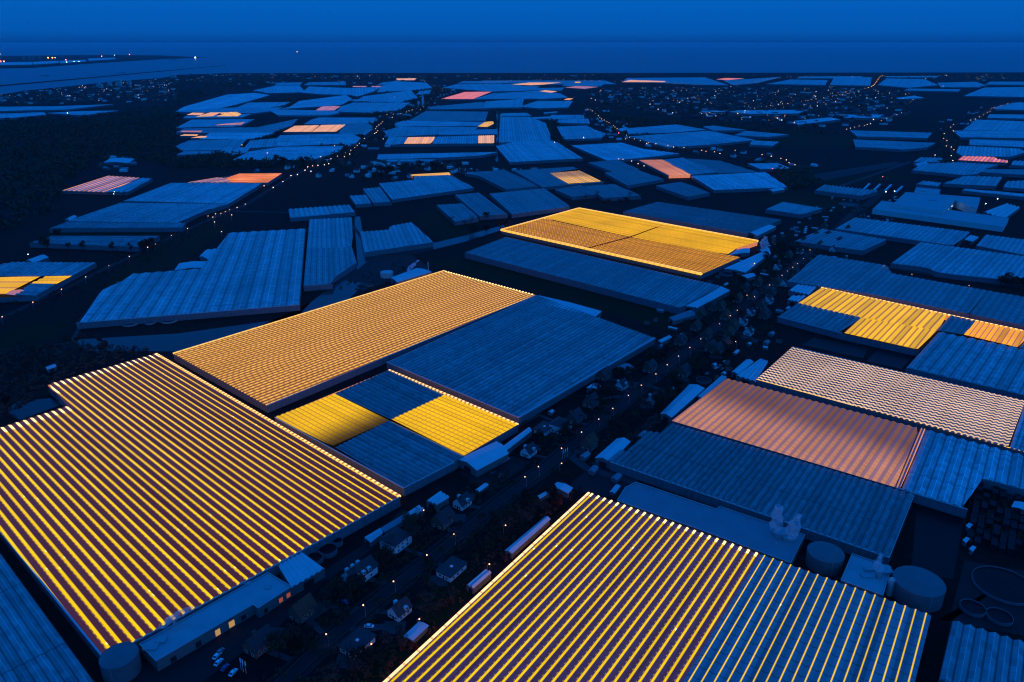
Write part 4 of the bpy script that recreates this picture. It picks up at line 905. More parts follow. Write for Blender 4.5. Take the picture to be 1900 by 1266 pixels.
# ------------------------------------------------------------------ houses
def house(kind, label=None, group=None):
    w, l, h, rh, rm, wm = {'brick': (8, 10, 5.2, 4.2, 'red_roof', 'brick'), 'dark': (8.5, 11, 4.6, 4.4, 'dark_roof', 'brick'), 'villa': (11, 13, 5.6, 3.2, 'dark_roof', 'white_wall'),
                           'long': (9, 16, 4.6, 4.4, 'dark_roof', 'white_wall'), 'bungalow': (9, 13, 3.2, .5, 'dark_roof', 'white_wall'), 'cottage': (7, 9, 3.4, 3.8, 'dark_roof', 'white_wall')}[kind]
    r = thing('house', label or kind, 'house', (0, 0, 0), 0, group); x, y = w / 2, l / 2
    W_ = MB(); W_.box(-x, -y, 0, x, y, h); T = MB(); o = .5
    if kind == 'villa':
        k = y - x
        for a in ([(-x - o, -y - o), (x + o, -y - o), (0, -k)], [(x + o, y + o), (-x - o, y + o), (0, k)]): T.face([(a[0][0], a[0][1], h), (a[1][0], a[1][1], h), (a[2][0], a[2][1], h + rh)])
        T.face([(x + o, -y - o, h), (x + o, y + o, h), (0, k, h + rh), (0, -k, h + rh)]); T.face([(-x - o, y + o, h), (-x - o, -y - o, h), (0, -k, h + rh), (0, k, h + rh)])
        T.face([(-x - o, -y - o, h - .01), (-x - o, y + o, h - .01), (x + o, y + o, h - .01), (x + o, -y - o, h - .01)])
    elif kind == 'bungalow':
        T.box(-x - .6, -y - .6, h, x + .6, y + .6, h + rh)
    else:
        for s in (-1, 1):
            for z in (0, .18): T.face([(s * (x + o), -y - o, h - o * rh / x + z), (s * (x + o), y + o, h - o * rh / x + z), (0, y + o, h + rh + z), (0, -y - o, h + rh + z)][::s])
            W_.face([(-x, s * y, h), (x, s * y, h), (0, s * y, h + rh)])
    W_.build('wall', M[wm], r); rf = T.build('roof', M[rm], r)
    if kind != 'bungalow':
        c = MB(); c.box(.6, -y * .5, h + rh * .5, 1.4, -y * .5 + .9, h + rh + 1.1); c.build('chimney', M['brick'], rf)
    else:
        c = MB(); c.lathe([(.9, h + rh), (.9, h + rh + .25), (.3, h + rh + .7)], 12); c.build('skylight', M['frame_white'], rf)
    def win(px, py, pz, ww, hh, ax):
        f = MB(); g = MB()
        def rect(m, e, q):
            if ax == 'x': s = 1 if px > 0 else -1; m.face([(px + s * q, py - e * ww, pz - e * hh), (px + s * q, py + e * ww, pz - e * hh), (px + s * q, py + e * ww, pz + e * hh), (px + s * q, py - e * ww, pz + e * hh)])
            else: s = 1 if py > 0 else -1; m.face([(px - e * ww, py + s * q, pz - e * hh), (px + e * ww, py + s * q, pz - e * hh), (px + e * ww, py + s * q, pz + e * hh), (px - e * ww, py + s * q, pz + e * hh)])
        rect(f, 1.0, .03); rect(g, .78, .06)
        f = f.build('window', M['frame_white'], r); g.build('pane', M['pane_dark'], f)
    rows = [1.5] + ([4.0] if h > 4.2 else [])
    for s in (-1, 1):
        for z in rows:
            for t in (-.6, -.1, .45): win(s * x, t * y, z, .75, .7, 'x')
        for t in (-.45, .45):
            win(t * x, s * y, rows[0], .8, .75, 'y')
    dm = MB(); dm.face([(-.5, -y - .04, 0), (.5, -y - .04, 0), (.5, -y - .04, 2.1), (-.5, -y - .04, 2.1)]); dm.build('door', M['pane_dark'], r)
    if kind in ('long', 'cottage', 'dark'):
        for t in ((-.55, -.1, .35) if kind == 'long' else (.2,)):
            for s in (-1, 1):
                d = MB(); x1 = x * .72; d.box(s * x1 - .1 if s > 0 else -x1 - 1.6, t * y - .9, h + .3, s * x1 + 1.6 if s > 0 else -x1 + .1, t * y + .9, h + 2.0)
                d = d.build('dormer', M['brick' if kind == 'dark' else 'white_wall'], rf)
                e = MB(); q = s * (x1 + 1.62); e.face([(q, t * y - .6, h + .7), (q, t * y + .6, h + .7), (q, t * y + .6, h + 1.7), (q, t * y - .6, h + 1.7)]); e.build('dormer_window', M['pane_dark'], rf)
    return r
PROTO = {k: house(k) for k in ('brick', 'dark', 'villa', 'long', 'bungalow', 'cottage')}
USED = set()
def heading(path, p):
    i = min(range(len(path) - 1), key=lambda k: (path[k] - p).length_squared); d = path[i + 1] - path[i]
    return math.atan2(d.y, d.x)
def put_house(kind, x, y, label, rz=None, s=1.0, group=None, world=None):
    c = world or P(x, y, 0); o = PROTO[kind]
    if kind in USED: o = copy_tree(o)
    USED.add(kind); o.location = (c.x, c.y, 0); o.rotation_euler = (0, 0, heading(VILL, c) - math.pi / 2 if rz is None else rz); o.scale = (s, s, s); o['label'] = label
    if group: o['group'] = group
    elif 'group' in o: del o['group']
    FOOT.append(((c.x - 9, c.y - 9, c.x + 9, c.y + 9), [(c.x - 9, c.y - 9), (c.x + 9, c.y - 9), (c.x + 9, c.y + 9), (c.x - 9, c.y + 9)]))
    return o
HOUSES = """
villa|735|1012|big white villa with hipped dark roof between the village road and the open round tanks
long|668|1072|long white house with three dormers beside the village road
brick|562|1142|red-roofed brick house in front of the packing hall
dark|482|1202|dark-roofed house by the parked cars, bottom left
cottage|742|1139|small white cottage right of the village road, near the mauve carport
bungalow|664|1200|flat-roofed white bungalow at the bottom centre
bungalow|838|1062|low bungalow with long window band, right of the road below the mauve shed
dark|822|972|steep dark-roofed house beside the ribbed garden sheds
cottage|858|938|white gabled cottage close under the checkerboard greenhouse
cottage|1153|720|white gabled house beside the pale square shed
dark|1096|752|dark house with garden left of the road, below the big dark blue greenhouse
dark|1066|782|hip-like dark house second left of the road above the white corner house
villa|1040|797|pale square house by the road behind the long thin shed
cottage|1212|746|white-fronted house right of the road, left of the long pale barn
cottage|981|843|small white-fronted house alone in a dark garden by the road
brick|1093|831|red brick house by the white corner barn, right of the road
dark|1268|696|dark house in the trees left of the striped roof shed
dark|1262|638|house in a dark garden at the right tip of the big dark blue greenhouse
dark|1205|688|house beneath the trees on the right of the big dark blue greenhouse
brick|1352|625|red-roofed tall house among the trees near the pink wavy greenhouse
brick|1345|646|second red-roofed house, just in front of the tall one by the trees
cottage|1389|620|white-fronted house left of the gold L greenhouse pond
dark|1330|655|dark roofed house with garage between road and striped shed
dark|1120|702|dim house touching the front wall of the big dark blue greenhouse
bungalow|1010|800|low dim house between the checkerboard greenhouse and the road
"""
for ln in HOUSES.strip().split('\n'):
    k, x, y, lb = ln.split('|'); put_house(k, float(x), float(y), lb)
DV = MB()
for ln in HOUSES.strip().split('\n'):
    k_, x, y, lb = ln.split('|'); c = P(float(x), float(y), 0); i = min(range(len(VILL)), key=lambda j: (VILL[j] - c).length_squared); a = VILL[i]; d = (a - c); L = d.length
    if L > 70: continue
    d.normalize(); n_ = Vector((-d.y, d.x, 0)); e = d * max(0, L - 6)
    DV.face([c + n_ * 1.6 + Vector((0, 0, .043)), c - n_ * 1.6 + Vector((0, 0, .043)), c + e - n_ * 1.4 + Vector((0, 0, .043)), c + e + n_ * 1.4 + Vector((0, 0, .043))])
    q = c + n_ * 9; DV.face([q + Vector((u_, w_, .0425)) for u_, w_ in ((-5, -4), (5, -4), (5, 4), (-5, 4))])
o = DV.build('driveway', M['path']); o['kind'] = 'structure'
k = 0
for y0, x0 in [(p_[1], p_[0]) for p_ in [(1300, 590), (1322, 575), (1368, 560), (1392, 585), (1412, 572), (1345, 592), (1430, 548), (1405, 530), (1455, 530), (1382, 540), (1500, 492), (1462, 478), (1520, 460), (1545, 466), (1490, 452), (1528, 425), (1556, 452), (1600, 408), (1442, 500), (1476, 512), (1310, 628), (1420, 545), (1336, 575), (1378, 602), (1418, 590), (1440, 530), (1396, 555), (1360, 612), (1484, 470), (1512, 440), (1470, 500), (1318, 650), (1290, 612), (1426, 562), (1535, 440), (1572, 430), (1586, 392)]]:
    k += 1; put_house(('dark', 'brick', 'dark', 'brick', 'cottage')[k % 5], x0, y0, 'small house half hidden by trees along the upper village road', group='houses along the upper village road')
# far houses: one small mesh each
def far_house_mesh(nm, wm, rm, w, l, h, rh):
    m = MB(); x, y = w / 2, l / 2; m.box(-x, -y, 0, x, y, h)
    for s in (-1, 1):
        m.face([(s * (x + .4), -y - .4, h - .3), (s * (x + .4), y + .4, h - .3), (0, y + .4, h + rh), (0, -y - .4, h + rh)], 1); m.face([(-x, s * y, h), (x, s * y, h), (0, s * y, h + rh)])
    o = m.build(nm, [M[wm], M[rm]]); C.objects.unlink(o); return o
FH = [far_house_mesh('house', 'white_wall', 'dark_roof', 8, 12, 5, 4), far_house_mesh('house', 'brick', 'red_roof', 8, 11, 5, 4), far_house_mesh('house', 'shed_wall', 'grey_roof', 9, 14, 4, 2.5), far_house_mesh('house', 'white_wall', 'white_roof', 8, 14, 4, 2)]
def far_house(x, y, rz, label, group):
    o = rnd.choice(FH).copy(); C.objects.link(o); o.location = (x, y, 0); o.rotation_euler = (0, 0, rz); tag(o, label, 'house', group); foot([Vector((x - 8, y - 8, 0)), Vector((x + 8, y - 8, 0)), Vector((x + 8, y + 8, 0)), Vector((x - 8, y + 8, 0))])
def along(path, n, lo, hi, label, group, y0=0, y1=1e9):
    k = 0; tries = 0
    pts = [p for p in path if y0 < p.y < y1]
    while k < n and tries < n * 20:
        tries += 1; p = rnd.choice(pts); a = heading(path, p); s = rnd.choice((-1, 1)) * rnd.uniform(lo, hi); x, y = p.x - math.sin(a) * s, p.y + math.cos(a) * s
        if blocked(x, y): continue
        far_house(x, y, a + rnd.choice((0, math.pi / 2)), label, group); k += 1
along(LEFTR, 80, 18, 90, 'small far house along the lamp-lit road of the left field', 'houses along the left lamp road', 1500)
along(BEND, 45, 18, 60, 'small far house along the lamp-lit bend', 'houses along the lamp-lit bend')
along(LANE, 25, 14, 50, 'small far house along the lane at right', 'houses along the right lane')
HAM = PX("610,330 700,300 900,300 1000,318 900,330 700,335"); 
def scatter(poly, n):
    xs = [p.x for p in poly]; ys = [p.y for p in poly]; r = []; t = 0
    while len(r) < n and t < n * 40:
        t += 1; x, y = rnd.uniform(min(xs), max(xs)), rnd.uniform(min(ys), max(ys))
        if in_poly((x, y), [(p.x, p.y) for p in poly]) and not blocked(x, y): r.append((x, y))
    return r
for x, y in scatter(HAM, 55): far_house(x, y, rnd.uniform(0, 3), 'small far house in the centre hamlet behind the amber strip greenhouse', 'houses of the centre hamlet')
for x, y in scatter(PX("172,318 205,292 258,300 240,322"), 14): far_house(x, y, rnd.uniform(0, 3), 'small house in the hamlet by the dark wood', 'houses of the wood hamlet')
TOWNS = [("0,180 60,170 220,156 330,146 330,188 200,192 0,196", 420), ("1095,166 1300,164 1560,164 1700,176 1695,212 1640,232 1500,238 1320,228 1150,204 1095,188", 900), ("335,139 700,138 690,146 560,152 470,160 340,152", 160),
         ("1640,140 1900,140 1900,150 1640,152", 60), ("560,142 1150,139 1150,150 830,152 700,158 560,152", 140)]
tm = MB(); tl = MB()
for s, n in TOWNS:
    for x, y in scatter(PX(s), n):
        a = rnd.uniform(0, 3); mt = Matrix.Translation((x, y, 0)) @ Matrix.Rotation(a, 4, 'Z'); w, l, h = rnd.uniform(4, 7), rnd.uniform(6, 16), rnd.uniform(5, 9)
        i = rnd.choice((0, 1, 1, 1, 2)); tm.box(-w, -l, 0, w, l, h, i, mt); tm.face([mt @ Vector((-w - .5, -l, h)), mt @ Vector((-w - .5, l, h)), mt @ Vector((0, l, h + 3.5)), mt @ Vector((0, -l, h + 3.5))], 2); tm.face([mt @ Vector((w + .5, l, h)), mt @ Vector((w + .5, -l, h)), mt @ Vector((0, -l, h + 3.5)), mt @ Vector((0, l, h + 3.5))], 2)
o = tm.build('town', [M['white_wall'], M['brick'], M['dark_roof']]); tag(o, 'distant dark town of small roofs', 'town', kind='stuff')
for s, n in ((TOWNS[0][0], 75), (TOWNS[1][0], 210), (TOWNS[2][0], 20), (TOWNS[3][0], 25), (TOWNS[4][0], 25)):
    for x, y in scatter(PX(s), n): tl.ball((x, y, rnd.uniform(6, 12)), rnd.choice((.8, .9, 1.1, 1.4, 2.0)), 5, 3, rnd.choice((0, 0, 1, 1, 2)))
o = tl.build('town_lights', [M['town_warm'], M['town_pale'], M['town_white']]); tag(o, 'countless small lights of the distant town', 'lights', kind='stuff')
for i, s in enumerate(("1352,208 1370,205 1500,204 1480,211 1390,212", "1300,206 1350,205 1345,208 1305,209", "1555,213 1640,213 1630,219 1570,219", "1460,226 1540,218 1560,222 1480,232")):
    flat_hall(('pale flat hall roof lying in the dark town, widest', 'pale flat hall roof lying in the dark town, leftmost', 'pale flat hall roof lying in the dark town, rightmost', 'pale flat hall roof at the near edge of the dark town')[i], s, 8)

# small outbuildings and hedges of the village gardens
def shed_mesh(w, l, h, rh, rm):
    m = MB(); x, y = w / 2, l / 2; m.box(-x, -y, 0, x, y, h)
    for s in (-1, 1):
        m.face([(s * (x + .2), -y - .2, h - .1), (s * (x + .2), y + .2, h - .1), (0, y + .2, h + rh), (0, -y - .2, h + rh)], 1); m.face([(-x, s * y, h), (x, s * y, h), (0, s * y, h + rh)])
    m.box(-.5, -y - .05, 0, .5, -y - .01, 1.9, 2)
    o = m.build('garden_shed', [M['shed_wall'], M[rm], M['pane_dark']]); C.objects.unlink(o); return o
SH = [(shed_mesh(3, 4, 2.2, .9, 'white_roof'), 'small pale-roofed garden shed'), (shed_mesh(4, 7, 2.4, 1.1, 'grey_roof'), 'grey-roofed garage'), (shed_mesh(3.4, 5, 2.2, 1, 'red_roof'), 'small red-roofed outbuilding'), (shed_mesh(3, 9, 2, .7, 'white_roof'), 'long pale-roofed garden shed')]
k = 0; tr = 0
while k < 90 and tr < 4000:
    tr += 1; i = rnd.randrange(10, len(VILL) - 6); p = VILL[i]; a = heading(VILL, p); s = rnd.choice((-1, 1)) * rnd.uniform(14, 62); x, y = p.x - math.sin(a) * s, p.y + math.cos(a) * s
    if any(blocked(x + e, y + f) for e in (-4, 4) for f in (-4, 4)): continue
    q, lb = rnd.choice(SH); o = q.copy(); C.objects.link(o); o.location = (x, y, 0); o.rotation_euler = (0, 0, a + rnd.choice((0, 1.57)) + rnd.uniform(-.1, .1)); tag(o, lb + ' in a garden along the village road', 'shed', lb.replace('shed', 'sheds').replace('garage', 'garages').replace('building', 'buildings') + ' along the village road')
    foot([Vector((x - 4, y - 4, 0)), Vector((x + 4, y - 4, 0)), Vector((x + 4, y + 4, 0)), Vector((x - 4, y + 4, 0))]); k += 1
hd = MB()
for j in range(150):
    i = rnd.randrange(10, len(VILL) - 6); p = VILL[i]; a = heading(VILL, p); s = rnd.choice((-1, 1)) * rnd.uniform(9, 55); x, y = p.x - math.sin(a) * s, p.y + math.cos(a) * s
    b = a + rnd.choice((0, 1.57)); L = rnd.uniform(6, 18)
    if blocked(x, y) or blocked(x + math.cos(b) * L, y + math.sin(b) * L): continue
    d = Vector((math.cos(b), math.sin(b), 0)); n_ = Vector((-d.y, d.x, 0)); t_ = 0.0
    while t_ < L:
        c = Vector((x, y, 0)) + d * t_ + n_ * rnd.uniform(-.3, .3); hd.face([c + n_ * .5, c + d * .9 + n_ * .5, c + d * .9 + n_ * rnd.uniform(.1, .3) + Vector((0, 0, rnd.uniform(1, 1.7))), c + n_ * .2 + Vector((0, 0, rnd.uniform(1, 1.7)))])
        hd.face([c - n_ * .5, c + d * .9 - n_ * .5, c + d * .9 + n_ * .3 + Vector((0, 0, rnd.uniform(1, 1.7))), c + n_ * .2 + Vector((0, 0, rnd.uniform(1, 1.7)))]); t_ += .7
o = hd.build('hedges', M['leaf']); tag(o, 'clipped hedges between the village gardens', 'hedges', kind='stuff')

# ------------------------------------------------------------------ street lamps
def lamp_mesh(h, r, mk, one=True):
    m = MB(); m.tube((0, 0, 0), (0, 0, h), .12, .08, 5, 0); m.tube((0, 0, h), (.9, 0, h + .15), .07, .06, 4, 0); m.ball((.9, 0, h + .1), r, 6, 4, 1)
    o = m.build('street_lamp', [M['steel'], M[mk]]); C.objects.unlink(o); return o
def near_lamp(mk, r):
    t = thing('street_lamp', 'x', 'street lamp'); m = MB(); m.tube((0, 0, 0), (0, 0, 6.5), .11, .07, 6); m.build('pole', M['steel'], t); m = MB(); m.tube((0, 0, 6.5), (1.0, 0, 6.7), .06, .05, 5); m.build('arm', M['steel'], t)
    m = MB(); m.ball((1.0, 0, 6.6), r, 8, 5); m.build('lamp_head', M[mk], t); return t
NL = near_lamp('lamp_warm', .38); first = True
def pts(s): return [tuple(map(float, q.split(','))) for q in s.split()]
for x, y in pts("605,1177 674,1123 730,1079 792,1030 842,991 974,885 999,866 1042,832 1079,802 1111,778 1137,758 1166,734 1190,715 1217,694 1238,677 1259,661 1280,645 1300,629 1318,614 1335,601 1355,586 1368,576 1400,551 1428,529 1451,511 1461,503 1471,496 1480,489 1491,480 1503,464 1365,634 1357,637 1386,548 1640,494 1692,509 1798,530"):
    o = NL if first else copy_tree(NL); first = False; c = P(x, y, 6.6); o.location = (c.x - math.cos(heading(VILL, c) + 1.57), c.y - math.sin(heading(VILL, c) + 1.57), 0); o.rotation_euler = (0, 0, heading(VILL, c) + 1.57)
    o['label'] = 'lit street lamp on a slim grey pole along the village road'; o['group'] = 'street lamps along the village road'
for x, y, lb in ((778, 1149, 'lit yard lamp beside the mauve carport'), (689, 1195, 'lit lamp on the terrace of the flat-roofed bungalow'), (786, 947, 'lit lamp behind the ribbed light shed'), (1042, 860, 'lit lamp by the flagless poles of the paved yard'),
                 (938, 975, 'lit lamp among the red bushes left of the diagonal gold greenhouse'), (908, 1047, 'yellow-lit lamp near the mauve sheds')):
    o = copy_tree(NL); c = P(x, y, 6.6); o.location = (c.x - 1, c.y, 0); o.rotation_euler = (0, 0, 0); o['label'] = lb
    if 'group' in o: del o['group']
LM = {(k, r): lamp_mesh(7.5, r * .72, k) for k in ('lamp_warm', 'lamp_pale', 'lamp_white', 'lamp_red', 'lamp_orange') for r in (.75, 1.2, 2.0)}
def far_lamps(s, label, group, mk=('lamp_warm', 'lamp_pale'), r=.75):
    for x, y in pts(s):
        o = LM[(rnd.choice(mk) if not isinstance(mk, str) else mk, r)].copy(); C.objects.link(o); c = P(x, y, 7.6); o.location = (c.x - .9, c.y, 0); tag(o, label, 'street lamp', group)
far_lamps("4,588 61,561 114,537 159,514 202,493 240,476 274,459 288,453 318,437 348,424 395,403 386,401 400,397 418,393 410,396 426,389 440,385 455,379 430,399 398,412 411,430", 'lit lamp along the dark left highway', 'lamps along the left highway')
far_lamps("507,348 490,345 540,326 552,324 571,310 580,308 566,316 595,291 610,304 602,306 614,295 626,290 639,291 641,284 649,286 651,279 658,274 663,270 667,266 676,257 695,248 698,246 701,243 697,239 699,235 703,232 707,229 710,226 718,213 719,206 730,212 728,218 744,211 754,208 759,206 765,204 773,202 780,203 800,183 820,169 821,165 803,158 711,258 621,270 590,307 577,318 525,337",
          'lit lamp along the tree-lined road of the left field', 'lamps along the left field road', r=1.2)
far_lamps("1091,203 1096,204 1099,206 1105,211 1110,215 1113,218 1116,221 1121,223 1126,226 1130,228 1138,233 1141,236 1145,239 1162,251 1168,255 1161,258 1177,258 1188,261 1204,265 1200,266 1217,267 1239,270 1250,273 1269,274 1302,279 1310,281 1326,282 1336,285 1364,279 1414,287 1431,290 1449,294 1459,297 1464,302 1475,306 1156,296 1172,299 1184,304 1195,308 1148,295",
          'lit lamp along the far bending road', 'lamps along the bending road', r=1.2)
far_lamps("903,153 911,152 922,152 930,151 939,151 948,150 956,149 964,149 974,148 990,148 1003,148 1031,148 1045,148 1059,149 1073,149 1085,149 1098,150 1113,150 1141,151 1154,151 1166,152 1178,152 1190,152 1238,154 1251,155 1263,155 1275,156 1289,157 1302,157 1366,157 1373,156 1386,154 1394,153 1400,152 1405,152 1417,149 1424,148 1430,147 1436,146 1442,145 1448,145 1461,143 1468,143 1483,142 1494,142 1505,141 1530,140 1544,140 1557,140",
          'tiny lit lamp in the row along the coast road', 'lamps along the coast road', r=1.2)
far_lamps("1801,223 1810,221 1817,217 1825,213 1832,209 1837,207 1839,201 1844,200 1857,196 1870,192 1764,236 1769,231 1769,243 1752,248 1749,252 1751,257 1757,261 1765,273 1770,278 1756,271 1768,298 1735,288", 'lit lamp along the lane at right', 'lamps along the right lane', r=1.2)
far_lamps("1571,240 1578,238 1586,236 1594,234 1604,233 1609,231 1615,230 1635,224 1645,220 1655,216 1664,213 1673,209 1302,211 1310,210 1317,209 1322,208 1327,208 1333,208 1415,222 1425,218 1432,214 1440,219 1370,210", 'lit lamp along the near edge of the dark town', 'lamps at the near edge of the town', r=1.2)
far_lamps("1422,198 1430,196 1437,195 1445,194 1452,193 1462,192 1495,187 1505,185 1514,184 1521,183 1528,182 1535,181 1545,179 1552,177 1558,176 1565,175 1572,174 1576,173", 'lit lamp along the straight far highway', 'lamps along the straight far highway', ('lamp_warm', 'lamp_orange'), 1.2)
far_lamps("1600,166 1605,164 1611,163 1617,161 1620,159 1623,157 1625,154 1627,151 1629,148 1631,145 1633,142 1637,141", 'orange light in the traffic streak running to the coast', 'lights of the traffic streak', 'lamp_orange', 2.0)
far_lamps("1660,355 1829,378 1644,356 1851,369", 'bright white floodlight at the warehouse', 'floodlights of the warehouse', 'lamp_white', 1.2)
far_lamps("52,472 212,356 211,360", 'bright white yard light of a left-hand farm', 'yard lights of the left farms', 'lamp_white', .75)
for x, y, lb, mk, r in ((1148, 247, 'red traffic light glowing at the far bend', 'lamp_red', 2.0), (1433, 313, 'red light beside the small pale greenhouse', 'lamp_red', 1.2), (1638, 328, 'red-white light on a dark meadow left of the warehouse', 'lamp_red', 1.2),
                        (1765, 289, 'orange lamp by the lane beside the pink-lit strip', 'lamp_orange', 1.2), (1822, 143, 'large orange lamp at the coast, right', 'lamp_orange', 2.0), (1756, 140, 'white lamp at the coast, right', 'lamp_white', 2.0), (1581, 142, 'cream lamp left of the traffic streak at the coast', 'lamp_pale', 2.0),
                        (786, 198, 'bright pinkish lamp at the church on the left field road', 'lamp_pale', 2.0), (1369, 211, 'orange lamp before the pale hall of the dark town', 'lamp_orange', 2.0), (1356, 161, 'cream lamp at the start of the slanting coast row', 'lamp_pale', 2.0), (480, 148, 'lone cream lamp over the left coast town', 'lamp_pale', 1.2),
                        (1083, 255, 'white lamp on the tree-framed far roof', 'lamp_white', 1.2), (1029, 264, 'cream lamp among trees by the tall far roof', 'lamp_pale', 1.2), (449, 269, 'cream lamp between far roofs, left', 'lamp_pale', 1.2), (496, 284, 'cream lamp in a dark gap of the left far field', 'lamp_pale', 1.2), (732, 180, 'cream lamp on the far pale roof', 'lamp_pale', 1.2),
                        (1400, 489, 'amber light at the gable of the light ribbed barn', 'lamp_orange', .75), (1750, 160, 'pink light on the far right roof', 'lamp_warm', 2.0), (125, 210, 'white light at the narrow far left glass strip', 'lamp_white', 2.0)):
    o = LM[(mk, r)].copy(); C.objects.link(o); c = P(x, y, 7.6); o.location = (c.x - .9, c.y, 0); tag(o, lb, 'lamp')

# ------------------------------------------------------------------ trees and scrub
def tree_proto(seed, h, w, kind):
    q = random.Random(seed); t = thing('tree', kind, 'tree'); b = MB()
    top = h * .62; b.tube((0, 0, 0), (q.uniform(-.3, .3), q.uniform(-.3, .3), top), h * .028, h * .012, 6)
    cr = MB(); tips = []
    for i in range(9):
        z = h * q.uniform(.28, .62); a = i * 2.4 + q.uniform(-.4, .4); L = w * q.uniform(.45, .95); e = Vector((math.cos(a) * L * .8, math.sin(a) * L * .8, z + L * q.uniform(.35, .9)))
        b.tube((0, 0, z), e, h * .012, h * .004, 4); tips.append(e)
        for j in range(2):
            e2 = e + Vector((q.uniform(-1, 1), q.uniform(-1, 1), q.uniform(.2, 1))) * w * .35; b.tube((e * .6 + Vector((0, 0, z * .4))), e2, h * .006, h * .002, 3); tips.append(e2)
    tips.append(Vector((0, 0, h * .85)))
    if kind == 'bare':
        for e in tips:
            for j in range(16):
                d = Vector((q.gauss(0, 1), q.gauss(0, 1), abs(q.gauss(.5, .8)))).normalized() * w * q.uniform(.15, .45); s = d.cross(Vector((q.gauss(0, 1), q.gauss(0, 1), q.gauss(0, 1)))).normalized() * .05
                cr.face([e - s, e + s, e + d])
        cr.build('twigs', M['twig'], t)
    else:
        for e in tips:
            R_ = w * q.uniform(.18, .36)
            for j in range(34):
                d = Vector((q.gauss(0, 1), q.gauss(0, 1), q.gauss(0, .8))).normalized() * R_ * q.uniform(.45, 1.1); c = e + d; u = Vector((q.gauss(0, 1), q.gauss(0, 1), q.gauss(0, 1))).normalized(); v = u.orthogonal().normalized(); k = q.uniform(.22, .5)
                cr.face([c + u * k, c + v * k * .7, c - u * k, c - v * k * .7])
        cr.build('crown', M['russet' if kind == 'russet' else 'leaf'], t)
    b.build('trunk', M['bark'], t)
    return t
TP = [tree_proto(1, 10, 4, 'leafy'), tree_proto(2, 8, 3.6, 'leafy'), tree_proto(3, 12, 4.6, 'bare'), tree_proto(4, 9, 4, 'bare'), tree_proto(5, 13, 4.2, 'leafy'), tree_proto(6, 7, 3.4, 'russet')]
TU = set()
def tree(i, x, y, label, group, s=1.0):
    o = TP[i]
    if i in TU: o = copy_tree(o)
    TU.add(i); o.location = (x, y, 0); o.rotation_euler = (0, 0, rnd.uniform(0, 6.28)); s *= rnd.uniform(.75, 1.25); o.scale = (s, s, s * rnd.uniform(.9, 1.15)); o['label'] = label; o['group'] = group
KL = {0: 'round dark leafy tree', 1: 'small dark leafy tree', 2: 'tall bare winter tree', 3: 'low spreading bare winter tree', 4: 'tall dark leafy tree', 5: 'small reddish-leaved tree'}
def on_road(x, y):
    p = Vector((x, y, 0)); return min((q - p).length_squared for q in VILL) < 49
def trees(poly, n, kinds, where, group, s=1.0, free=True):
    for x, y in scatter(PX(poly), n) if free else []:
        if on_road(x, y): continue
        i = rnd.choice(kinds); tree(i, x, y, KL[i] + ' ' + where, KL[i].replace('tree', 'trees') + ' ' + group, s)
trees("560,1290 700,1150 800,1045 940,935 985,960 860,1090 720,1240 690,1290", 34, (0, 1, 2, 3, 3, 2), 'in the bottom village gardens', 'of the bottom village gardens')
trees("420,1220 560,1130 680,1040 790,950 830,985 640,1130 520,1240", 24, (0, 1, 3, 2), 'between the village road and the gold striped greenhouse', 'left of the bottom village road')
trees("920,960 1000,905 1080,915 1010,965 930,1030", 12, (5, 5, 3), 'in the reddish scrub left of the diagonal gold greenhouse', 'of the reddish scrub')
trees("960,850 1060,770 1170,690 1225,640 1240,655 1180,720 1080,800 1000,870", 30, (0, 1, 4, 3), 'in the gardens below the big dark blue greenhouse', 'of the middle village gardens')
trees("1100,830 1200,740 1260,700 1330,640 1400,600 1400,640 1290,710 1225,770 1140,815", 30, (0, 4, 1, 2), 'on the right side of the middle village road', 'right of the middle village road')
trees("1260,600 1340,560 1390,510 1450,460 1500,440 1480,480 1440,530 1400,590 1300,640", 34, (0, 4, 1, 2), 'along the upper village road', 'of the upper village road')
trees("0,650 120,630 260,640 300,650 180,680 90,712 0,790", 22, (3, 3, 5, 2), 'in the dark scrub behind the gold striped greenhouse', 'of the scrub behind the gold striped greenhouse')
trees("1650,490 1780,512 1900,540 1900,520 1760,500", 16, (0, 4, 1), 'in the lane behind the light blue striped greenhouse', 'of the lane at right')
trees("95,440 290,460 310,448 280,470 80,462", 16, (0, 4), 'in the row before the dim left greenhouse', 'of the row before the dim left greenhouse', 1.2)
trees("820,420 940,400 960,430 860,450", 14, (0, 4, 2), 'by the left corner of the solid gold greenhouse', 'by the solid gold greenhouse', 1.2)
trees("1050,360 1180,350 1200,375 1100,385", 14, (3, 2, 5), 'behind the solid gold greenhouse', 'behind the solid gold greenhouse', 1.1)
trees("640,330 720,310 1000,320 900,330 760,320 690,345", 30, (0, 4), 'among the centre hamlet', 'of the centre hamlet', 1.4)
trees("430,300 600,300 560,320 480,312", 10, (0, 4), 'at the end of the black hedge', 'of the black hedge end', 1.6)
bm_ = MB(); q = random.Random(5)
def clump(x, y, r, h, n, mi=0):
    for j in range(n):
        d = Vector((q.gauss(0, 1), q.gauss(0, 1), abs(q.gauss(0, 1)))).normalized() * q.uniform(.5, 1.05); c = Vector((x + d.x * r, y + d.y * r, d.z * h)); u = Vector((q.gauss(0, 1), q.gauss(0, 1), q.gauss(0, 1))).normalized(); v = u.orthogonal().normalized(); k = r * q.uniform(.25, .5)
        bm_.face([c + u * k, c + v * k * .7, c - u * k, c - v * k * .7], mi)
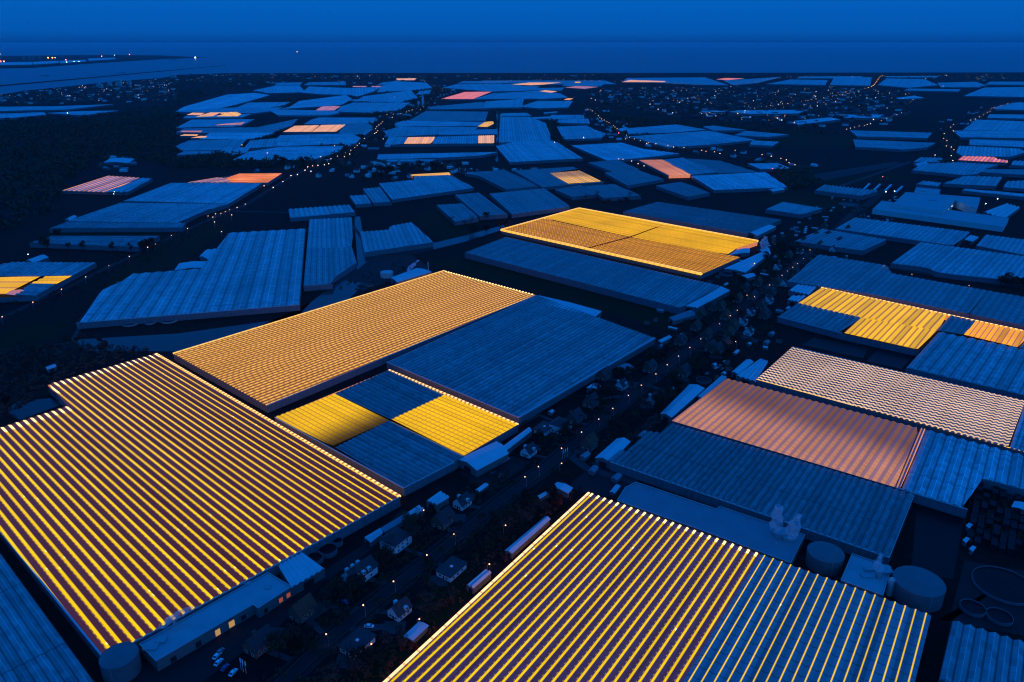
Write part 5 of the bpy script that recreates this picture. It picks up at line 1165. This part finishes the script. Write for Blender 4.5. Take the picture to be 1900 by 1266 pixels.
for poly, n, mi in (("420,1290 560,1130 800,945 940,860 985,960 860,1090 690,1290", 420, 0), ("920,960 1000,905 1090,905 1010,965 740,1240 700,1260 860,1050", 200, 2), ("950,860 1060,770 1225,640 1400,500 1500,440 1480,480 1400,590 1290,710 1140,815 1000,880", 620, 0),
                    ("0,650 120,630 300,650 180,680 90,712 0,790", 520, 1), ("1780,890 1900,905 1900,1010 1790,1000", 120, 0), ("1260,600 1330,540 1440,460 1540,440 1480,520 1400,600 1300,660", 520, 0), ("1420,470 1560,420 1600,400 1560,460 1480,480", 120, 0), ("1090,870 1230,760 1300,715 1240,775 1130,850", 90, 1), ("1450,560 1440,600 1400,660 1380,640", 60, 0), ("620,535 700,500 770,470 800,490 700,540", 60, 0), ("0,480 130,470 300,440 400,400 380,430 200,530 0,600", 160, 0)):
    for x, y in scatter(PX(poly), n):
        if not on_road(x, y): clump(x, y, q.uniform(1, 2.6), q.uniform(1, 2.6), 16, mi)
o = bm_.build('undergrowth', [M['leaf'], M['twig'], M['russet']]); tag(o, 'low dark shrubs and hedges of gardens and verges', 'shrubs', kind='stuff')
bm_ = MB()
for poly, n, r, h in (("0,235 170,230 300,215 332,212 330,285 300,300 180,300 112,350 100,395 0,430", 1500, 8, 13), ("278,302 430,287 600,299 560,310 420,312 330,312", 260, 7, 13), ("1090,212 1320,230 1500,242 1560,250 1330,240 1175,236 1120,222", 260, 8, 12), ("1440,310 1500,318 1520,345 1460,352 1440,330", 120, 8, 12),
                      ("540,310 720,180 800,160 830,165 790,205 720,250 640,320", 420, 7, 11), ("300,150 560,155 460,165 420,172 330,200 320,190", 260, 9, 11), ("0,222 100,216 320,196 330,206 170,228 0,236", 140, 8, 10), ("335,142 1900,138 1900,146 335,150", 360, 10, 9), ("1018,225 1040,228 1045,262 1075,290 1060,292 1030,268 1015,246", 80, 7, 11),
                      ("1740,240 1766,236 1790,300 1770,335 1745,320", 90, 6, 10), ("1090,200 1330,285 1500,305 1500,312 1320,295 1150,258", 130, 6, 9), ("380,255 520,240 560,226 500,262 460,276", 60, 6, 9), ("410,203 520,188 580,178 540,200", 60, 7, 9), ("630,200 720,172 700,186 650,206", 60, 7, 9), ("1060,185 1500,200 1560,215 1300,212 1080,200", 200, 8, 10), ("917,205 930,205 926,300 916,300", 60, 4, 9)):
    for x, y in scatter(PX(poly), n): clump(x, y, r * q.uniform(.7, 1.3), h * q.uniform(.7, 1.3), 14)
o = bm_.build('woodland', M['leaf']); tag(o, 'dark far woods and tree belts reading as one mass', 'wood', kind='stuff')
# straight canal of the far field
wsheet('canal', "921,207 925,207 924,300 919,300", .02, M['water'])

# ------------------------------------------------------------------ vehicles
def car_proto(mk):
    t = thing('parked_car', 'x', 'car'); b = MB()
    prof = [(-2.15, .35), (2.15, .35), (2.2, .75), (1.3, .92), (.65, 1.42), (-1.0, 1.45), (-1.75, .98), (-2.18, .9)]
    for s in (-1, 1): b.face([(x, s * .85, z) for x, z in prof][::-s])
    for i in range(len(prof)):
        a, c = prof[i], prof[(i + 1) % len(prof)]; b.face([(a[0], -.85, a[1]), (c[0], -.85, c[1]), (c[0], .85, c[1]), (a[0], .85, a[1])])
    b.build('body', M[mk], t); g = MB()
    for s in (-1, 1): g.face([(1.15, s * .86, .95), (.62, s * .86, 1.36), (-.95, s * .86, 1.38), (-1.55, s * .86, .98)][::s])
    g.face([(1.29, -.75, .95), (1.29, .75, .95), (.69, .7, 1.42), (.69, -.7, 1.42)]); g.face([(-1.08, -.7, 1.44), (-1.08, .7, 1.44), (-1.75, .75, 1.03), (-1.75, -.75, 1.03)]); g.build('window', M['pane_dark'], t)
    for x in (-1.35, 1.35):
        for s in (-1, 1): w = MB(); w.tube((x, s * .66, .33), (x, s * .89, .33), .33, .33, 12); w.build('wheel', M['rubber'], t)
    return t
CP = {m: car_proto(m) for m in ('car_white', 'car_grey', 'car_blue')}; CU = set()
def car(mk, x, y, rz, label, group=None):
    o = CP[mk]
    if mk in CU: o = copy_tree(o)
    CU.add(mk); c = P(x, y, 0); o.location = (c.x, c.y, .025); o.rotation_euler = (0, 0, rz); o['label'] = label
    if group: o['group'] = group
    elif 'group' in o: del o['group']
vr = heading(VILL, P(560, 1232))
for mk, x, y, l in (('car_grey', 409, 1211, 'grey car at the back of the parked row by the packing hall'), ('car_white', 403, 1219, 'white car second from the back of the row by the packing hall'), ('car_white', 406, 1231, 'white car in the middle of the parked row by the packing hall'),
                    ('car_blue', 418, 1241, 'dark blue car in the parked row by the packing hall'), ('car_white', 433, 1250, 'white car at the front end of the parked row by the packing hall')):
    car(mk, x, y, vr + .2, l)
car('car_white', 685, 1164, -.1, 'white car standing on a drive right of the village road'); car('car_blue', 641, 1119, -.5, 'dark blue car on the drive of the long white house')
for i, (x, y) in enumerate(((912, 868), (919, 865), (926, 862), (933, 858), (940, 854), (915, 880), (930, 884))):
    car(('car_grey', 'car_white', 'car_blue')[i % 3], x, y, .9, ('grey', 'white', 'dark blue')[i % 3] + ' car in the yard beside the pale blue barn', ('grey', 'white', 'dark blue')[i % 3] + ' cars beside the pale blue barn')
for i, (x, y) in enumerate(((1345, 672), (1336, 680), (1329, 684), (1341, 686), (1270, 700), (1312, 695))):
    car(('car_white', 'car_grey')[i % 2], x, y, .7, ('white', 'grey')[i % 2] + ' car parked among trees near the striped roof shed', ('white', 'grey') [i % 2] + ' cars near the striped roof shed')
fp = None
for i, (x, y) in enumerate(((448, 1244), (452, 1247), (457, 1250), (1044, 852), (1048, 850), (1052, 848))):
    t = thing('flagpole', 'white pole with furled banner by the parked cars' if i < 3 else 'slim white pole at the entrance of the paved yard', 'flagpole', P(x, y, 0), 0, 'white poles by the parked cars' if i < 3 else 'poles at the paved yard')
    m = MB(); m.tube((0, 0, 0), (0, 0, 7), .09, .05, 6); m.build('pole', M['frame_white'], t)
    m = MB(); m.box(.08, -.03, 4.2, .5, .03, 6.8); m.build('banner', M['frame_white'], t)

# ------------------------------------------------------------------ crate yard, port, ships, church
for r_ in range(11):
    for c_ in range(8):
        f, g = c_ / 7.5, r_ / 10.5; a = Vector((1818, 905)).lerp(Vector((1925, 925)), f); b = Vector((1796, 1010)).lerp(Vector((1910, 1040)), f); k = a.lerp(b, g); p = P(k.x, k.y, 0)
        if rnd.random() < .15: continue
        m = MB(); n = rnd.randint(1, 4)
        for z in range(n): m.box(-3.4 + z * .05, -1.5, z * 1.0, 3.4 - rnd.uniform(0, 2) * (z == n - 1), 1.5, z * 1.0 + .9)
        o = m.build('crate_stack', M['crate']); o.location = (p.x, p.y, .03); o.rotation_euler = (0, 0, heading(VILL, P(1500, 470)) + rnd.uniform(-.05, .05)); tag(o, 'dark stack of crates in the yard at the right edge', 'crates', 'crate stacks in the right-hand yard')
for i, (x, y) in enumerate(((1797, 979), (1791, 1006), (1803, 1022))):
    barn('small white container beside the crate yard', f"{x-4},{y-3} {x+2},{y-8} {x+7},{y-6} {x+1},{y+1}", 2.6, .1, door=False, cat='container', name='container', group='white containers beside the crate yard')
port = PX("-200,116 0,127 60,126 140,120 200,116 300,110 380,107 300,103 200,102 0,104 -200,100"); s_ = sheet('port_land', port, -.5, M['soil'])
wb = PX("-200,168 0,158 140,146 250,136 330,129 420,121 420,121.6 330,130 250,137.3 140,147.6 0,160 -200,171"); sheet('breakwater', wb, -.6, M['soil'])
for i, s in enumerate(("0,121 60,120 60,115 0,116", "62,120 110,117 108,113 60,115", "112,118 160,114 158,111 110,113", "165,113 215,110 213,107 163,109")):
    flat_hall(('pale quay shed of the far port, leftmost', 'pale quay shed of the far port, second from left', 'pale quay shed of the far port, third from left', 'pale quay shed of the far port, rightmost')[i], s, 14, 'white_roof')
for i, (x, y, h) in enumerate(((45, 112, 85), (55, 111, 80), (62, 111, 75), (74, 110, 90), (112, 108, 85), (116, 108, 70), (190, 106, 60), (195, 106, 70), (228, 104, 55), (2, 113, 80))):
    t = thing('harbour_crane', 'tall faint crane of the far port', 'crane', P(x, y, 0), 0, 'cranes of the far port'); m = MB(); w = 11
    for a in (-w, w):
        for b in (-w, w): m.tube((a, b, 0), (a, b, h * .55), 1.6, n=4)
    m.box(-w, -w, h * .3, w, w, h * .34); m.build('portal', M['steel'], t)
    m = MB(); m.tube((-w * 2, 0, h * .56), (w * 4, 0, h * .58), 2, n=4); m.tube((0, 0, h * .55), (0, 0, h * .85), 1.6, n=4); m.tube((0, 0, h * .85), (w * 3.6, 0, h * .59), .8, n=4); m.build('boom', M['steel'], t)
def port_light(x, y, mk, r, z, label):
    t = thing('port_light', label, 'light', P(x, y, 0)); c = P(x, y, 0)
    zz = z; r *= 1.3; m = MB(); m.tube((0, 0, 0), (0, 0, zz), .8, .5, 5); m.build('mast', M['steel'], t); m = MB(); m.ball((0, 0, zz), r, 8, 5); m.build('lamp', M[mk], t)
for x, y, mk, r, z, l in ((90, 111, 'lamp_orange', 8, 30, 'big orange port light, left one of the bright pair'), (98, 111, 'lamp_orange', 8, 30, 'big orange port light, right one of the bright pair'), (103, 111, 'lamp_pale', 5, 30, 'small pale port light beside the orange pair'), (2, 117, 'lamp_red', 8, 20, 'red port light at the left edge'), (8, 117, 'lamp_warm', 7, 20, 'warm port light at the left edge'),
                          (123, 115, 'lamp_pink', 5, 28, 'pink port light above the white one, centre of the port'), (124, 118, 'lamp_white', 5, 15, 'white port light under the pink one'), (138, 117, 'lamp_white', 5, 15, 'white port light, left of the close pair'), (147, 117, 'lamp_white', 5, 15, 'white port light, right of the close pair'),
                          (189, 108, 'lamp_pink', 6, 30, 'pink port light in the right half of the port'), (213, 106, 'lamp_white', 5, 30, 'white port light at the right end of the port'), (241, 104, 'lamp_pink', 6, 30, 'pink port light at the far right tip of the port'), (2, 107, 'lamp_pink', 5, 60, 'high pink light at the left edge of the port')):
    port_light(x, y, mk, r, z, l)
def ship(x, y, L, label, lit=None, rz=0.0):
    t = thing('ship', label, 'ship', P(x, y, -2), rz); m = MB(); w = L * .09; h = L * .05
    dk = [(-L / 2, -w), (L * .35, -w), (L / 2, 0), (L * .35, w), (-L / 2, w)]; n = len(dk)
    m.face([(a, b, h) for a, b in dk])
    for i in range(n): a, b = dk[i], dk[(i + 1) % n]; m.face([(a[0] * .95, a[1] * .9, 0), (b[0] * .95, b[1] * .9, 0), (b[0], b[1], h), (a[0], a[1], h)])
    m.build('hull', M['shed_wall'], t); m = MB(); m.box(-L * .42, -w * .8, h, -L * .2, w * .8, h + L * .1); m.box(-L * .36, -w * .5, h + L * .1, -L * .26, w * .5, h + L * .14); m.build('superstructure', M['white_wall'], t)
    if lit: m = MB(); m.ball((-L * .3, 0, h + L * .17), lit[1], 8, 5); m.build('lamp', M[lit[0]], t)
ship(225, 136, 90, 'grey-white boat on the harbour channel, left'); ship(365, 110, 110, 'brightly lit ship off the harbour mouth', ('lamp_white', 13), 1.3); ship(555, 99, 160, 'small lit ship on the sea, left of centre', ('lamp_pale', 11)); ship(320, 112, 130, 'unlit ship beyond the harbour mouth'); ship(1191, 82.5, 300, 'faint ship on the horizon, right of centre', ('lamp_pale', 22)); ship(84, 141, 70, 'faint boat in the harbour channel, far left')
for i, (x, y, s) in enumerate(((785, 197, 1.0), (777, 199, .8))):
    t = thing('church', ('floodlit church with slender spire on the left field road', 'darker slim church tower left of the floodlit spire')[i], 'church', P(x, y, 0)); t.scale = (s, s, s)
    m = MB(); m.box(-5, -5, 0, 5, 5, 30); m.build('tower', M['white_wall'], t); m = MB()
    for a in range(4):
        p = [(-5, -5), (5, -5), (5, 5), (-5, 5)]; u, v = p[a], p[(a + 1) % 4]; m.face([(u[0], u[1], 30), (v[0], v[1], 30), (0, 0, 52)])
    m.build('spire', M['white_roof'] if i == 0 else M['dark_roof'], t); m = MB(); m.box(-9, 5, 0, 9, 36, 11); m.face([(-10, 5, 11), (-10, 37, 11), (0, 37, 20), (0, 5, 20)]); m.face([(10, 37, 11), (10, 5, 11), (0, 5, 20), (0, 37, 20)]); m.build('nave', M['brick'], t)
for i, (x, y, w, h) in enumerate(((222, 160, 14, 40), (240, 158, 12, 30), (205, 162, 10, 26), (186, 163, 16, 22), (322, 146, 20, 30))):
    c = P(x, y, 0); m = MB(); m.box(-w, -8, 0, w, 8, h); m.box(-w * .3, -3, h, w * .3, 3, h + 3); t = thing('apartment_block', ('tallest slab block of the left town by the channel', 'second slab block of the left town', 'small block left of the tallest slab', 'broad low block of the left town', 'wide block at the right end of the left town')[i], 'building', c); m.build('wall', M['white_wall'], t)
    g = MB()
    for z in range(2, int(h) - 2, 3):
        g.face([(-w * .92, -8.05, z), (w * .92, -8.05, z), (w * .92, -8.05, z + 1.4), (-w * .92, -8.05, z + 1.4)])
    g.build('window_band', M['pane_dark'], t)

# ------------------------------------------------------------------ steam from the flues
def steam_mat():
    t = D.materials.new('steam'); t.use_nodes = True; n = t.node_tree; n.nodes.clear(); o = n.nodes.new('ShaderNodeOutputMaterial'); v = n.nodes.new('ShaderNodeVolumePrincipled'); nz = n.nodes.new('ShaderNodeTexNoise'); tc = n.nodes.new('ShaderNodeNewGeometry'); mr = n.nodes.new('ShaderNodeMapRange')
    nz.inputs['Scale'].default_value = .34; nz.inputs['Detail'].default_value = 4; n.links.new(tc.outputs['Position'], nz.inputs['Vector']); n.links.new(nz.outputs['Fac'], mr.inputs[0])
    mr.inputs[1].default_value = .44; mr.inputs[2].default_value = .76; mr.inputs[3].default_value = 0.0; mr.inputs[4].default_value = 1.6
    n.links.new(mr.outputs[0], v.inputs['Density']); v.inputs['Color'].default_value = (.75, .95, 1, 1); n.links.new(v.outputs[0], o.inputs['Volume']); return t
M['steam'] = steam_mat()
def plume(x, y, z0, h, dx, dy, r, label):
    c = P(x, y, z0); m = MB(); n = 12; K = 9; r *= 1.5; q = random.Random(int(x)); ox = oy = 0; k0 = len(m.v)
    for k in range(K):
        f = k / (K - 1); rr = (.35 + (r - .35) * math.sin(math.pi * min(.85, f ** .8))) * q.uniform(.8, 1.2); cx = dx * f ** 1.3 + q.uniform(-.6, .6) * f; cy_ = dy * f ** 1.3 + q.uniform(-.6, .6) * f
        for i in range(n): a = 6.2832 * i / n; m.v.append((cx + rr * math.cos(a), cy_ + rr * math.sin(a), h * f))
    for k in range(K - 1):
        for i in range(n): j = (i + 1) % n; m.f.append([k * n + i, k * n + j, (k + 1) * n + j, (k + 1) * n + i]); m.mi.append(0)
    m.f.append(list(reversed(range(n)))); m.mi.append(0); m.f.append([(K - 1) * n + i for i in range(n)]); m.mi.append(0)
    o = m.build('steam_plume', M['steam']); o.location = c; tag(o, label, 'steam')
plume(1437, 990, 7.5, 15, 1.5, 3.5, 2.6, 'left pale steam plume rising from the long flat grey roof')
plume(1466, 1004, 7.5, 14, 3.5, 3.5, 2.4, 'right pale steam plume rising from the long flat grey roof')
plume(1628, 1062, 9.5, 9, 1.2, 2.5, 1.8, 'pale steam plume rising from the boiler house roof')
plume(757, 504, 8, 12, 12, 6, 2.4, 'pale drifting steam plume at the boiler hall by the green tank')

plume(300, 1165, 7, 5, 11, 8, 2.4, 'thin steam wisp drifting over the front edge of the gold striped greenhouse')
plume(1416, 462, 6, 14, 4, 8, 4.0, 'pink-grey steam puff beside the right tip of the solid gold greenhouse')
# ------------------------------------------------------------------ the air
box = MB(); box.box(-80000, -6000, -4, 80000, 80000, 262)
hz = box.build('haze', None); hz.data.materials.clear(); hz['kind'] = 'stuff'
am = D.materials.new('air'); am.use_nodes = True; am.node_tree.nodes.clear()
o_ = am.node_tree.nodes.new('ShaderNodeOutputMaterial'); v_ = am.node_tree.nodes.new('ShaderNodeVolumePrincipled')
v_.inputs['Density'].default_value = 1.5e-5; v_.inputs['Color'].default_value = (0.8, 0.88, 0.95, 1); v_.inputs['Anisotropy'].default_value = 0
am.node_tree.links.new(v_.outputs[0], o_.inputs['Volume']); hz.data.materials.append(am)
